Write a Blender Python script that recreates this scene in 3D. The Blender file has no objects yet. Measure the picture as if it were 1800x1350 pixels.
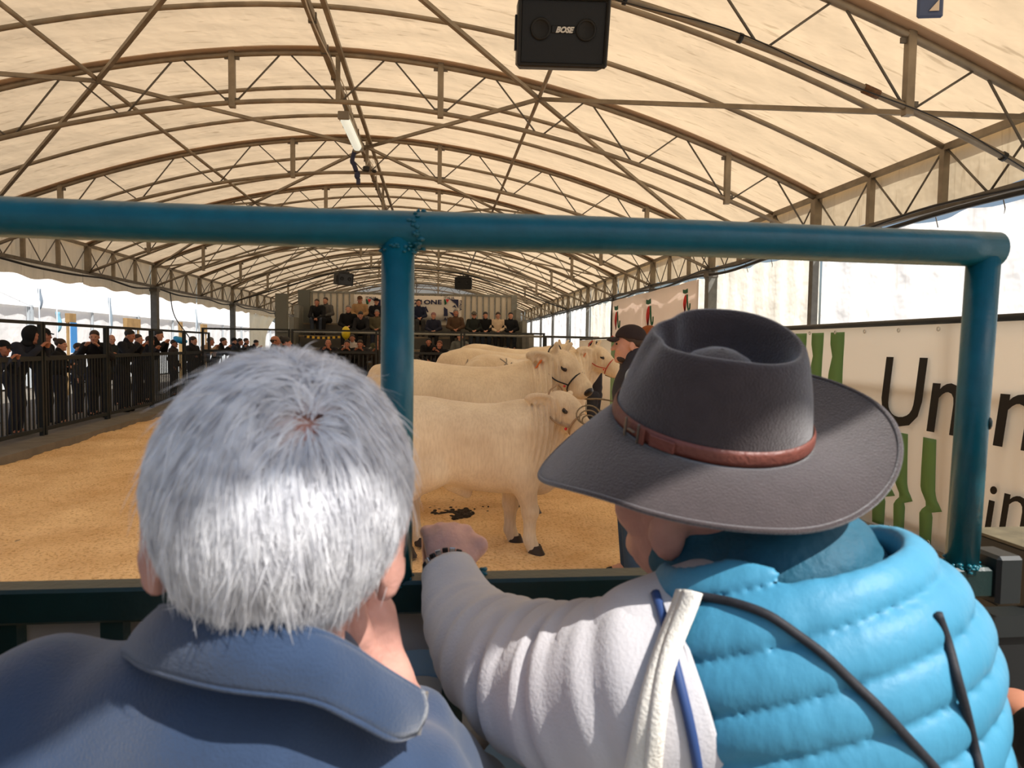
import bpy, math, random
import numpy as np
from mathutils import Vector, Matrix
random.seed(7); RNG = np.random.default_rng(7)
scn = bpy.context.scene
COL = scn.collection
PI = math.pi
# ------------------------------------------------------------------ camera
F_PX, CAM_H = 1200.0, 1.6
CAM = np.array([0.0, 0.0, CAM_H])
YAW, PITCH, ROLL = math.radians(6.265), math.radians(-3.156), math.radians(0.8)
_sy, _cy, _sp, _cp = math.sin(YAW), math.cos(YAW), math.sin(PITCH), math.cos(PITCH)
FWD = np.array([_sy*_cp, _cy*_cp, _sp]); _R0 = np.array([_cy, -_sy, 0.0]); _U0 = np.cross(_R0, FWD)
RIGHT = _R0*math.cos(ROLL) + _U0*math.sin(ROLL); UP = -_R0*math.sin(ROLL) + _U0*math.cos(ROLL)
cam_data = bpy.data.cameras.new('camera'); cam = bpy.data.objects.new('camera', cam_data); COL.objects.link(cam)
cam_data.sensor_width = 36.0; cam_data.lens = F_PX/1800*36; cam_data.clip_start = 0.05; cam_data.clip_end = 500
cam.matrix_world = Matrix(((RIGHT[0], UP[0], -FWD[0], 0), (RIGHT[1], UP[1], -FWD[1], 0), (RIGHT[2], UP[2], -FWD[2], CAM_H), (0, 0, 0, 1)))
cam_data.dof.use_dof = True; cam_data.dof.focus_distance = 5.6; cam_data.dof.aperture_fstop = 9.0
scn.camera = cam
def ray(px, py):
    return FWD + RIGHT*((px-900)/F_PX) + UP*((675-py)/F_PX)
def at(px, py, Y):            # where the sight line through a photo point meets the plane y = Y
    d = ray(px, py); return CAM + d*(Y/d[1])
def atd(px, py, depth):       # the same at a given distance ahead of the camera
    return CAM + ray(px, py)*depth
def floor_at(px, py, z=0.0):
    d = ray(px, py); return CAM + d*((z-CAM_H)/d[2])
# ------------------------------------------------------------------ sky, sun, exposure
scn.view_settings.view_transform = 'Standard'; scn.view_settings.look = 'None'
scn.view_settings.exposure = 0.0; scn.view_settings.gamma = 1.0; scn.view_settings.use_curve_mapping = False
world = bpy.data.worlds.new('sky'); scn.world = world; world.use_nodes = True
_nt = world.node_tree; _bg = _nt.nodes['Background']
_sky = _nt.nodes.new('ShaderNodeTexSky'); _sky.sky_type = 'NISHITA'; _sky.sun_disc = False
SUN_EL, SUN_AZ = math.radians(50), math.radians(42)          # azimuth measured from straight behind the camera towards the right
_sky.sun_elevation = SUN_EL; _sky.sun_rotation = PI - SUN_AZ
_sky.air_density = 1.0; _sky.dust_density = 3.5; _sky.ozone_density = 1.5
_nt.links.new(_sky.outputs['Color'], _bg.inputs['Color']); _bg.inputs['Strength'].default_value = 0.12
SUN_DIR = np.array([math.sin(SUN_AZ)*math.cos(SUN_EL), -math.cos(SUN_AZ)*math.cos(SUN_EL), math.sin(SUN_EL)])
_sl = bpy.data.lights.new('sun', 'SUN'); _sl.energy = 6.2; _sl.angle = math.radians(0.6); _sl.color = (1.0, 0.965, 0.91)
sun = bpy.data.objects.new('sun', _sl); COL.objects.link(sun)
sun.rotation_euler = Vector(-SUN_DIR).to_track_quat('-Z', 'Y').to_euler()
# ------------------------------------------------------------------ materials
def lin(c):
    return tuple(((x/255)/12.92 if x/255 <= 0.04045 else ((x/255+0.055)/1.055)**2.4) for x in c)
MATS = {}
def mat(name, rgb, rough=0.6, metal=0.0, var=0.0, vscale=8.0, bump=0.0, bscale=40.0, spec=0.5, rgb2=None, stretch=None, sheen=0.0, trans=0.0, sub=0.0):
    if name in MATS: return MATS[name]
    m = bpy.data.materials.new(name); m.use_nodes = True; nt = m.node_tree; b = nt.nodes['Principled BSDF']
    col = lin(rgb)
    b.inputs['Base Color'].default_value = (*col, 1); b.inputs['Roughness'].default_value = rough; b.inputs['Metallic'].default_value = metal
    b.inputs['Specular IOR Level'].default_value = spec
    if sheen: b.inputs['Sheen Weight'].default_value = sheen
    if sub:
        b.inputs['Subsurface Weight'].default_value = sub; b.inputs['Subsurface Radius'].default_value = (0.01, 0.004, 0.002); b.inputs['Subsurface Scale'].default_value = 1.0
    tc = nt.nodes.new('ShaderNodeTexCoord'); src = tc.outputs['Object']
    if stretch:
        mp = nt.nodes.new('ShaderNodeMapping'); mp.inputs['Scale'].default_value = stretch; nt.links.new(src, mp.inputs['Vector']); src = mp.outputs['Vector']
    if var or rgb2:
        n = nt.nodes.new('ShaderNodeTexNoise'); n.inputs['Scale'].default_value = vscale; n.inputs['Detail'].default_value = 5
        nt.links.new(src, n.inputs['Vector'])
        r = nt.nodes.new('ShaderNodeValToRGB'); r.color_ramp.elements[0].position = 0.35; r.color_ramp.elements[1].position = 0.68
        c2 = lin(rgb2) if rgb2 else tuple(x*(1-var) for x in col)
        r.color_ramp.elements[0].color = (*c2, 1); r.color_ramp.elements[1].color = (*col, 1)
        nt.links.new(n.outputs['Fac'], r.inputs['Fac']); nt.links.new(r.outputs['Color'], b.inputs['Base Color'])
    if bump:
        n2 = nt.nodes.new('ShaderNodeTexNoise'); n2.inputs['Scale'].default_value = bscale; n2.inputs['Detail'].default_value = 4
        nt.links.new(src, n2.inputs['Vector'])
        bp = nt.nodes.new('ShaderNodeBump'); bp.inputs['Strength'].default_value = min(1, bump); bp.inputs['Distance'].default_value = 0.01
        nt.links.new(n2.outputs['Fac'], bp.inputs['Height']); nt.links.new(bp.outputs['Normal'], b.inputs['Normal'])
    if trans:
        out = nt.nodes['Material Output']; t = nt.nodes.new('ShaderNodeBsdfTranslucent'); mx = nt.nodes.new('ShaderNodeMixShader')
        t.inputs['Color'].default_value = (*col, 1); mx.inputs['Fac'].default_value = trans
        if var or rgb2: nt.links.new(r.outputs['Color'], t.inputs['Color'])
        nt.links.new(b.outputs['BSDF'], mx.inputs[1]); nt.links.new(t.outputs['BSDF'], mx.inputs[2]); nt.links.new(mx.outputs['Shader'], out.inputs['Surface'])
    MATS[name] = m
    return m
# ------------------------------------------------------------------ mesh builders
def rot_to(d):               # rotation whose z axis runs along d
    d = np.array(d, float); d /= np.linalg.norm(d)
    up = np.array([0, 0, 1.0]) if abs(d[2]) < 0.95 else np.array([1.0, 0, 0])
    x = np.cross(up, d); x /= np.linalg.norm(x); y = np.cross(d, x)
    return np.stack([x, y, d], 1)
def rz(a): c, s = math.cos(a), math.sin(a); return np.array([[c, -s, 0], [s, c, 0], [0, 0, 1.0]])
def rx(a): c, s = math.cos(a), math.sin(a); return np.array([[1.0, 0, 0], [0, c, -s], [0, s, c]])
def ry(a): c, s = math.cos(a), math.sin(a); return np.array([[c, 0, s], [0, 1.0, 0], [-s, 0, c]])
def catmull(pts, n):
    pts = np.array(pts, float); k = len(pts)
    P_ = np.vstack([2*pts[0]-pts[1], pts, 2*pts[-1]-pts[-2]]); out = []
    for t in np.linspace(0, k-1, n):
        i = min(int(t), k-2); u = t-i; a, b, c, d = P_[i], P_[i+1], P_[i+2], P_[i+3]
        out.append(0.5*(2*b+(c-a)*u+(2*a-5*b+4*c-d)*u*u+(3*b-a-3*c+d)*u**3))
    return np.array(out)
class MB:
    def __init__(s): s.v = []; s.f = []; s.n = 0
    def add(s, v, f):
        v = np.asarray(v, float); s.v.append(v); o = s.n
        s.f.extend([tuple(int(i)+o for i in q) for q in f]); s.n += len(v); return s
    def box(s, c, size, R=None, bev=0.0):
        hx, hy, hz = [x/2 for x in size]
        if bev <= 0:
            v = np.array([(x, y, z) for x in (-hx, hx) for y in (-hy, hy) for z in (-hz, hz)])
            f = [(0, 1, 3, 2), (4, 6, 7, 5), (0, 4, 5, 1), (2, 3, 7, 6), (0, 2, 6, 4), (1, 5, 7, 3)]
        else:
            v = []; idx = {}
            for sx in (-1, 1):
                for sy in (-1, 1):
                    for sz in (-1, 1):
                        for a in range(3):
                            p = [sx*(hx-bev), sy*(hy-bev), sz*(hz-bev)]; p[a] = (sx, sy, sz)[a]*(hx, hy, hz)[a]
                            idx[(sx, sy, sz, a)] = len(v); v.append(p)
            f = []; v = np.array(v)
            for a in range(3):
                b, c_ = (a+1) % 3, (a+2) % 3
                for sg in (-1, 1):
                    q = []
                    for (p, r) in ((-1, -1), (1, -1), (1, 1), (-1, 1)):
                        k = [0, 0, 0]; k[a] = sg; k[b] = p; k[c_] = r; q.append(idx[(*k, a)])
                    f.append(tuple(q if sg > 0 else q[::-1]))
            for a in range(3):
                b, c_ = (a+1) % 3, (a+2) % 3
                for sb in (-1, 1):
                    for sc in (-1, 1):
                        k0 = [0, 0, 0]; k1 = [0, 0, 0]; k0[a] = -1; k1[a] = 1; k0[b] = k1[b] = sb; k0[c_] = k1[c_] = sc
                        q = [idx[(*k0, b)], idx[(*k1, b)], idx[(*k1, c_)], idx[(*k0, c_)]]
                        f.append(tuple(q if sb*sc < 0 else q[::-1]))
            for sx in (-1, 1):
                for sy in (-1, 1):
                    for sz in (-1, 1):
                        q = [idx[(sx, sy, sz, a)] for a in range(3)]
                        f.append(tuple(q if sx*sy*sz > 0 else q[::-1]))
        if R is not None: v = v @ np.asarray(R).T
        return s.add(v+np.asarray(c, float), f)
    def beam(s, a, b, w, h=None, bev=0.0):     # square bar from a to b
        a = np.array(a, float); b = np.array(b, float); d = b-a
        return s.box((a+b)/2, (w, h or w, np.linalg.norm(d)), rot_to(d), bev)
    def tube(s, pts, r, n=8, cap=True, closed=False):
        pts = np.array(pts, float); k = len(pts); r = np.broadcast_to(np.asarray(r, float), (k,))
        tan = np.gradient(pts, axis=0)
        if closed: tan = np.roll(pts, -1, 0)-np.roll(pts, 1, 0)
        tan /= np.linalg.norm(tan, axis=1)[:, None]+1e-12
        R = rot_to(tan[0]); x = R[:, 0]; v = []
        ang = np.linspace(0, 2*PI, n, endpoint=False)
        for i in range(k):
            x = x - tan[i]*np.dot(x, tan[i]); x /= np.linalg.norm(x)+1e-12; y = np.cross(tan[i], x)
            v.append(pts[i]+r[i]*(np.cos(ang)[:, None]*x+np.sin(ang)[:, None]*y))
        v = np.vstack(v); f = []
        for i in range(k if closed else k-1):
            j = (i+1) % k
            for q in range(n):
                p = (q+1) % n; f.append((i*n+q, i*n+p, j*n+p, j*n+q))
        if cap and not closed: f.append(tuple(range(n))[::-1]); f.append(tuple((k-1)*n+q for q in range(n)))
        return s.add(v, f)
    def grid(s, G, wrapu=False, wrapv=False):     # G[i][j] points
        G = np.asarray(G, float); a, b = G.shape[:2]; f = []
        for i in range(a if wrapu else a-1):
            for j in range(b if wrapv else b-1):
                i2, j2 = (i+1) % a, (j+1) % b; f.append((i*b+j, i2*b+j, i2*b+j2, i*b+j2))
        return s.add(G.reshape(-1, 3), f)
    def shell(s, G, t, wrapv=False):             # a sheet G[i][j] given thickness t
        G = np.asarray(G, float); a, b = G.shape[:2]
        du = np.gradient(G, axis=0)
        dv = (np.roll(G, -1, 1)-np.roll(G, 1, 1)) if wrapv else np.gradient(G, axis=1)
        n = np.cross(du, dv); n /= np.linalg.norm(n, axis=2)[..., None]+1e-9
        A, B = G+n*t/2, G-n*t/2
        V = np.vstack([A.reshape(-1, 3), B.reshape(-1, 3)]); o = a*b; f = []
        bb = b if wrapv else b-1
        for i in range(a-1):
            for j in range(bb):
                j2 = (j+1) % b; q = (i*b+j, (i+1)*b+j, (i+1)*b+j2, i*b+j2); f.append(q); f.append(tuple(x+o for x in q[::-1]))
        for j in range(bb):
            j2 = (j+1) % b; f.append((j, j2, o+j2, o+j)); k = (a-1)*b; f.append((k+j2, k+j, o+k+j, o+k+j2))
        if not wrapv:
            for i in range(a-1):
                f.append(((i+1)*b, i*b, o+i*b, o+(i+1)*b)); k = b-1; f.append((i*b+k, (i+1)*b+k, o+(i+1)*b+k, o+i*b+k))
        return s.add(V, f)
    def ball(s, c, r, n=10, R=None):
        r = np.broadcast_to(np.asarray(r, float), (3,)); m = max(4, n//2); v = [(0, 0, 1)]
        for i in range(1, m):
            t = PI*i/m
            for j in range(n): p = 2*PI*j/n; v.append((math.sin(t)*math.cos(p), math.sin(t)*math.sin(p), math.cos(t)))
        v.append((0, 0, -1)); v = np.array(v)*r; f = []
        for j in range(n): f.append((0, 1+j, 1+(j+1) % n))
        for i in range(m-2):
            for j in range(n): a = 1+i*n+j; b = 1+i*n+(j+1) % n; f.append((a, a+n, b+n, b))
        l = 1+(m-1)*n; k = 1+(m-2)*n
        for j in range(n): f.append((l, k+(j+1) % n, k+j))
        if R is not None: v = v @ np.asarray(R).T
        return s.add(v+np.asarray(c, float), f)
    def lathe(s, prof, c=(0, 0, 0), n=24, R=None):   # prof of (r, z)
        ang = np.linspace(0, 2*PI, n, endpoint=False)
        G = np.array([[(r*math.cos(a), r*math.sin(a), z) for a in ang] for r, z in prof])
        if R is not None: G = G @ np.asarray(R).T
        return s.grid(G+np.asarray(c, float), wrapv=True)
    def prism(s, poly, t, O, X, Yv):                 # flat outline in the plane O + x X + y Yv, given thickness t
        X = np.array(X, float); Yv = np.array(Yv, float); N = np.cross(X, Yv); N /= np.linalg.norm(N)
        p = np.array([np.asarray(O)+x*X+y*Yv for x, y in poly]); k = len(p)
        f = [tuple(range(k)), tuple(range(2*k-1, k-1, -1))]
        for i in range(k): j = (i+1) % k; f.append((j, i, k+i, k+j))
        return s.add(np.vstack([p+N*t, p]), f)
    def build(s, name, m, parent=None, smooth=False, label=None, kind=None, local=False):
        V = np.vstack(s.v)
        if parent is not None and not local: V = V-np.array(world_loc(parent))
        return mesh_obj(name, V, s.f, m, parent, smooth, label, kind)
def world_loc(o):
    l = np.array(o.location)
    while o.parent is not None: o = o.parent; l = l+np.array(o.location)
    return l
def mesh_obj(name, V, f, m, parent=None, smooth=False, label=None, kind=None, matidx=None):
    me = bpy.data.meshes.new(name)
    V = np.asarray(V, np.float32)
    if isinstance(f, np.ndarray):
        nf = len(f); k = f.shape[1]
        me.vertices.add(len(V)); me.vertices.foreach_set('co', V.ravel())
        me.loops.add(nf*k); me.loops.foreach_set('vertex_index', f.astype(np.int32).ravel())
        me.polygons.add(nf); me.polygons.foreach_set('loop_start', np.arange(0, nf*k, k, dtype=np.int32))
        me.update(calc_edges=True)
    else:
        me.from_pydata(V.tolist(), [], f)
    for x in (m if isinstance(m, (list, tuple)) else [m]): me.materials.append(x)
    if matidx is not None: me.polygons.foreach_set('material_index', np.asarray(matidx, np.int32))
    if smooth: me.polygons.foreach_set('use_smooth', np.ones(len(me.polygons), bool))
    me.update()
    o = bpy.data.objects.new(name, me); COL.objects.link(o)
    if parent is not None: o.parent = parent
    if label: o['label'] = label
    if kind: o['kind'] = kind
    return o
def thing(name, label, cat, loc=(0, 0, 0), rot=0.0, group=None, kind=None):
    o = bpy.data.objects.new(name, None); COL.objects.link(o); o.location = tuple(float(x) for x in loc); o.rotation_euler = (0, 0, rot)
    o.empty_display_size = 0.1
    if label: o['label'] = label
    if cat: o['category'] = cat
    if group: o['group'] = group
    if kind: o['kind'] = kind
    return o
def tag(o, label, cat, group=None, kind=None):
    o['label'] = label; o['category'] = cat
    if group: o['group'] = group
    if kind: o['kind'] = kind
    return o
CH = {}
def copy_tree(o, loc=None, rot=None, label=None, group=None, parent=None):
    c = o.copy(); COL.objects.link(c)
    if parent is not None: c.parent = parent
    for ch in o.children: copy_tree(ch, parent=c)
    if loc is not None: c.location = tuple(float(x) for x in loc)
    if rot is not None: c.rotation_euler = (0, 0, rot)
    if label: c['label'] = label
    if group: c['group'] = group
    return c
def text_mesh(body, size, name, m, O, X, Yv, parent=None, depth=0.002, bold=0.0, shear=0.0, sx=1.0):
    cu = bpy.data.curves.new('lettering', 'FONT'); cu.body = body; cu.size = size; cu.extrude = depth/2; cu.offset = bold; cu.shear = shear; cu.resolution_u = 3
    to = bpy.data.objects.new('lettering', cu); COL.objects.link(to)
    dg = bpy.context.evaluated_depsgraph_get(); me = bpy.data.meshes.new_from_object(to.evaluated_get(dg))
    bpy.data.objects.remove(to); bpy.data.curves.remove(cu)
    X = np.array(X, float); Yv = np.array(Yv, float); N = np.cross(X, Yv)
    co = np.array([v.co[:] for v in me.vertices]).reshape(-1, 3)
    V = np.asarray(O)+co[:, :1]*X*sx+co[:, 1:2]*Yv+co[:, 2:3]*N
    f = [tuple(p.vertices) for p in me.polygons]; bpy.data.meshes.remove(me)
    if parent is not None: V = V-world_loc(parent)
    return mesh_obj(name, V, f, m, parent)
# ------------------------------------------------------------------ smooth solids: signed distances and surface nets
class Sdf:
    def __init__(s): s.p = []
    def cap(s, a, b, ra, rb=None, k=0.02, flat=None, m=0, sub=False):
        s.p.append(['c', np.array(a, float), np.array(b, float), ra, ra if rb is None else rb, k, flat, m, sub]); return s
    def ell(s, c, r, R=None, k=0.02, m=0, sub=False):
        s.p.append(['e', np.array(c, float), np.broadcast_to(np.asarray(r, float), (3,)).copy(), R, None, k, None, m, sub]); return s
    def loft(s, st, k=0.02, m=0):   # stations (x, ztop, zbot, halfwidth) along x
        s.p.append(['l', np.array(st, float), None, None, None, k, None, m, False]); return s
    def chain(s, pts, rs, k=0.02, m=0, flat=None):
        for i in range(len(pts)-1): s.cap(pts[i], pts[i+1], rs[i], rs[i+1], k, flat, m)
        return s
    def xf(s, R, t=(0, 0, 0), pivot=(0, 0, 0), since=0):
        R = np.asarray(R); t = np.asarray(t, float); pv = np.asarray(pivot, float)
        g = lambda q: (np.asarray(q)-pv) @ R.T+pv+t
        for p in s.p[since:]:
            if p[0] == 'c':
                p[1] = g(p[1]); p[2] = g(p[2])
                if p[6] is not None: p[6] = (R @ np.asarray(p[6][0]), p[6][1])
            elif p[0] == 'e':
                p[1] = g(p[1]); p[3] = R if p[3] is None else R @ p[3]
        return s
    def mesh(s, vox, disp=None, clip=None, smooth=1, pad=2):
        lo = np.full(3, 1e9); hi = -lo
        boxes = []
        for p in s.p:
            if p[0] == 'c':
                r = max(p[3], p[4]); a = np.minimum(p[1], p[2])-r; b = np.maximum(p[1], p[2])+r
            elif p[0] == 'e':
                r = p[2].max() if p[3] is not None else p[2]; a = p[1]-r; b = p[1]+r
            else:
                st = p[1]; w = st[:, 3].max(); a = np.array([st[0, 0], -w, st[:, 2].min()]); b = np.array([st[-1, 0], w, st[:, 1].max()])
            boxes.append((a, b))
            if not p[8]: lo = np.minimum(lo, a); hi = np.maximum(hi, b)
        mg = vox*(pad+1); lo = lo-mg; hi = hi+mg
        n = np.ceil((hi-lo)/vox).astype(int)+1
        D = np.full(n, 1.0, np.float32); B = np.full(n, 9.0, np.float32); M = np.zeros(n, np.int8)
        ax = [lo[i]+np.arange(n[i])*vox for i in range(3)]
        for p, (a, b) in zip(s.p, boxes):
            k = p[5]; e = k+vox*3
            i0 = np.clip(np.floor((a-e-lo)/vox).astype(int), 0, n-1); i1 = np.clip(np.ceil((b+e-lo)/vox).astype(int)+1, 1, n)
            if np.any(i1 <= i0): continue
            sl = tuple(slice(i0[q], i1[q]) for q in range(3))
            X, Y, Z = np.meshgrid(ax[0][sl[0]], ax[1][sl[1]], ax[2][sl[2]], indexing='ij', sparse=True)
            if p[0] == 'c':
                A, Bp, ra, rb, fl = p[1], p[2], p[3], p[4], p[6]
                ab = Bp-A; L = max(1e-9, ab @ ab)
                dx, dy, dz = X-A[0], Y-A[1], Z-A[2]
                t = np.clip((dx*ab[0]+dy*ab[1]+dz*ab[2])/L, 0, 1)
                ex, ey, ez = dx-t*ab[0], dy-t*ab[1], dz-t*ab[2]
                q2 = ex*ex+ey*ey+ez*ez
                if fl is not None:
                    u, fac = np.asarray(fl[0], float), fl[1]; u = u/np.linalg.norm(u); c = ex*u[0]+ey*u[1]+ez*u[2]; q2 = q2+c*c*(fac*fac-1)
                d = np.sqrt(q2)-(ra+(rb-ra)*t)
            elif p[0] == 'e':
                q = [X-p[1][0], Y-p[1][1], Z-p[1][2]]
                if p[3] is not None:
                    R = p[3]; q = [q[0]*R[0, i]+q[1]*R[1, i]+q[2]*R[2, i] for i in range(3)]
                r = p[2]; k0 = np.sqrt((q[0]/r[0])**2+(q[1]/r[1])**2+(q[2]/r[2])**2); k1 = np.sqrt((q[0]/r[0]**2)**2+(q[1]/r[1]**2)**2+(q[2]/r[2]**2)**2)+1e-9
                d = k0*(k0-1)/k1
            else:
                st = p[1]; xs = ax[0][sl[0]]
                zt = np.interp(xs, st[:, 0], st[:, 1])[:, None, None]; zb = np.interp(xs, st[:, 0], st[:, 2])[:, None, None]; w = np.interp(xs, st[:, 0], st[:, 3])[:, None, None]
                zc, h = (zt+zb)/2, np.maximum((zt-zb)/2, 1e-3); w = np.maximum(w, 1e-3)
                ee = 2.4
                g = (np.abs(Y/w)**ee+np.abs((Z-zc)/h)**ee)**(1/ee)
                d = (g-1)*np.minimum(w, h)
                d = np.maximum(d, np.maximum(st[0, 0]-X, X-st[-1, 0]))
            d = np.asarray(d, np.float32)
            if p[8]:
                cur = D[sl]; h = np.clip(0.5-0.5*(cur+d)/k, 0, 1); D[sl] = cur*(1-h)-d*h+k*h*(1-h)
            else:
                cur = D[sl]; h = np.clip(0.5+0.5*(d-cur)/k, 0, 1); D[sl] = d*(1-h)+cur*h-k*h*(1-h)
                bm = B[sl]; w_ = d < bm; M[sl] = np.where(w_, p[7], M[sl]); B[sl] = np.where(w_, d, bm)
        if disp is not None or clip is not None:
            X, Y, Z = np.meshgrid(*ax, indexing='ij', sparse=True)
            if disp is not None: D = D-disp(X, Y, Z).astype(np.float32)
            if clip is not None: D = np.maximum(D, clip(X, Y, Z).astype(np.float32))
        V, Q, Fm = surface_nets(D, M)
        V = lo+V*vox
        for _ in range(smooth): V = relax(V, Q)
        return V, Q, Fm
def relax(V, Q, w=0.5):
    e = np.vstack([Q[:, [0, 1]], Q[:, [1, 2]], Q[:, [2, 3]], Q[:, [3, 0]]])
    n = len(V); cnt = np.bincount(e.ravel(), minlength=n).astype(float); S = np.empty_like(V)
    for c in range(3): S[:, c] = np.bincount(e[:, 0], V[e[:, 1], c], n)+np.bincount(e[:, 1], V[e[:, 0], c], n)
    return V*(1-w)+w*S/np.maximum(cnt, 1)[:, None]
def surface_nets(D, M):
    n = np.array(D.shape); ins = D < 0
    c = ins[:-1, :-1, :-1].astype(np.int8)
    tot = np.zeros(n-1, np.int8)
    for dx in (0, 1):
        for dy in (0, 1):
            for dz in (0, 1): tot += ins[dx:n[0]-1+dx, dy:n[1]-1+dy, dz:n[2]-1+dz]
    act = (tot > 0) & (tot < 8); ci = np.argwhere(act); idx = np.full(n-1, -1, np.int64); idx[act] = np.arange(len(ci))
    acc = np.zeros((len(ci), 3)); cnt = np.zeros(len(ci))
    for a in range(3):
        b, d = (a+1) % 3, (a+2) % 3
        for ob in (0, 1):
            for od in (0, 1):
                o = np.zeros(3, int); o[b] = ob; o[d] = od; o2 = o.copy(); o2[a] = 1
                p = ci+o; q = ci+o2
                v0 = D[p[:, 0], p[:, 1], p[:, 2]].astype(float); v1 = D[q[:, 0], q[:, 1], q[:, 2]].astype(float)
                x = (v0 < 0) != (v1 < 0); t = v0/np.where(x, v0-v1, 1)
                pt = o[None, :].astype(float).repeat(len(ci), 0); pt[:, a] = t
                acc[x] += pt[x]; cnt[x] += 1
    V = ci+acc/np.maximum(cnt, 1)[:, None]
    quads = []
    for a in range(3):
        b, d = (a+1) % 3, (a+2) % 3
        s0 = [slice(None)]*3; s1 = [slice(None)]*3; s0[a] = slice(0, -1); s1[a] = slice(1, None)
        x = ins[tuple(s0)] != ins[tuple(s1)]; e = np.argwhere(x)
        e = e[(e[:, b] > 0) & (e[:, d] > 0) & (e[:, b] < n[b]-1) & (e[:, d] < n[d]-1)]
        if not len(e): continue
        fl = ins[e[:, 0], e[:, 1], e[:, 2]]
        def cell(ob, od):
            q = e.copy(); q[:, b] -= ob; q[:, d] -= od; return idx[q[:, 0], q[:, 1], q[:, 2]]
        q = np.stack([cell(1, 1), cell(0, 1), cell(0, 0), cell(1, 0)], 1)
        q[~fl] = q[~fl][:, ::-1]; quads.append(q)
    Q = np.vstack(quads)
    mv = M[ci[:, 0], ci[:, 1], ci[:, 2]]
    return V, Q, mv[Q[:, 0]]
def sdf_obj(name, sd, vox, m, parent=None, label=None, smooth=1, disp=None, clip=None, local=True, kind=None):
    V, Q, Fm = sd.mesh(vox, disp, clip, smooth)
    if parent is not None and not local: V = V-world_loc(parent)
    return mesh_obj(name, V, Q, m, parent, True, label, kind, Fm if isinstance(m, (list, tuple)) else None)
# ------------------------------------------------------------------ materials used all over
M_STEEL = mat('galvanised_steel', (158, 146, 128), 0.55, 0.55, var=0.3, vscale=5, bump=0.2, bscale=30)
M_STEEL_D = mat('dull_grey_steel', (120, 114, 105), 0.6, 0.4, var=0.3, vscale=6)
M_BLACKPL = mat('black_plastic', (9, 9, 10), 0.45, bump=0.15, bscale=300)
M_CABLE = mat('black_rubber', (22, 22, 24), 0.5)
M_TEAL = mat('teal_gloss_paint', (14, 98, 112), 0.36, 0.0, var=0.18, vscale=25, bump=0.12, bscale=55, spec=0.45)
M_DGREEN = mat('dark_green_paint', (14, 44, 42), 0.38, var=0.2, vscale=14, bump=0.1, bscale=60)
M_BLACKFENCE = mat('black_green_paint', (26, 31, 31), 0.5, var=0.2)
M_WHITE = mat('white_sheet', (235, 232, 226), 0.7)
M_CONC = mat('concrete', (122, 115, 104), 0.9, var=0.25, vscale=4, bump=0.4, bscale=40)
M_RED = mat('red_print', (214, 40, 48), 0.6); M_BLACKINK = mat('black_print', (28, 28, 28), 0.6, trans=0.25)
M_GREENINK = mat('dark_green_print', (20, 92, 62), 0.6)
def canvas(name, rgb, tf, stain=0.0, nz=1.2):
    m = bpy.data.materials.new(name); m.use_nodes = True; nt = m.node_tree; nt.nodes.clear()
    out = nt.nodes.new('ShaderNodeOutputMaterial'); d = nt.nodes.new('ShaderNodeBsdfDiffuse'); t = nt.nodes.new('ShaderNodeBsdfTranslucent'); mx = nt.nodes.new('ShaderNodeMixShader')
    tc = nt.nodes.new('ShaderNodeTexCoord'); mp = nt.nodes.new('ShaderNodeMapping'); nt.links.new(tc.outputs['Object'], mp.inputs['Vector'])
    mp.inputs['Scale'].default_value = (0.55, 2.6, 1.0)
    n = nt.nodes.new('ShaderNodeTexNoise'); n.inputs['Scale'].default_value = nz; n.inputs['Detail'].default_value = 6; nt.links.new(mp.outputs['Vector'], n.inputs['Vector'])
    r = nt.nodes.new('ShaderNodeValToRGB'); c = lin(rgb); e = r.color_ramp.elements
    e[0].position = 0.3; e[1].position = 0.62; e[0].color = (*[x*(1-stain) for x in c], 1); e[1].color = (*c, 1)
    nt.links.new(n.outputs['Fac'], r.inputs['Fac'])
    # small dirt streaks
    mp2 = nt.nodes.new('ShaderNodeMapping'); mp2.inputs['Scale'].default_value = (1.6, 9.0, 1.0); nt.links.new(tc.outputs['Object'], mp2.inputs['Vector'])
    n2 = nt.nodes.new('ShaderNodeTexNoise'); n2.inputs['Scale'].default_value = 1.6; n2.inputs['Detail'].default_value = 4; nt.links.new(mp2.outputs['Vector'], n2.inputs['Vector'])
    r2 = nt.nodes.new('ShaderNodeValToRGB'); r2.color_ramp.elements[0].position = 0.60; r2.color_ramp.elements[1].position = 0.70
    r2.color_ramp.elements[0].color = (1, 1, 1, 1); k = 1-1.6*stain; r2.color_ramp.elements[1].color = (k, k*0.97, k*0.93, 1); nt.links.new(n2.outputs['Fac'], r2.inputs['Fac'])
    mu = nt.nodes.new('ShaderNodeMixRGB'); mu.blend_type = 'MULTIPLY'; mu.inputs['Fac'].default_value = 1; nt.links.new(r.outputs['Color'], mu.inputs['Color1']); nt.links.new(r2.outputs['Color'], mu.inputs['Color2'])
    for s in (d, t): nt.links.new(mu.outputs['Color'], s.inputs['Color'])
    n3 = nt.nodes.new('ShaderNodeTexNoise'); n3.inputs['Scale'].default_value = 2.2; n3.inputs['Detail'].default_value = 3; nt.links.new(tc.outputs['Object'], n3.inputs['Vector'])
    bp = nt.nodes.new('ShaderNodeBump'); bp.inputs['Strength'].default_value = 0.5; bp.inputs['Distance'].default_value = 0.12; nt.links.new(n3.outputs['Fac'], bp.inputs['Height'])
    for s in (d, t): nt.links.new(bp.outputs['Normal'], s.inputs['Normal'])
    mx.inputs['Fac'].default_value = tf; nt.links.new(d.outputs[0], mx.inputs[1]); nt.links.new(t.outputs[0], mx.inputs[2]); nt.links.new(mx.outputs[0], out.inputs['Surface'])
    MATS[name] = m; return m
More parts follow.
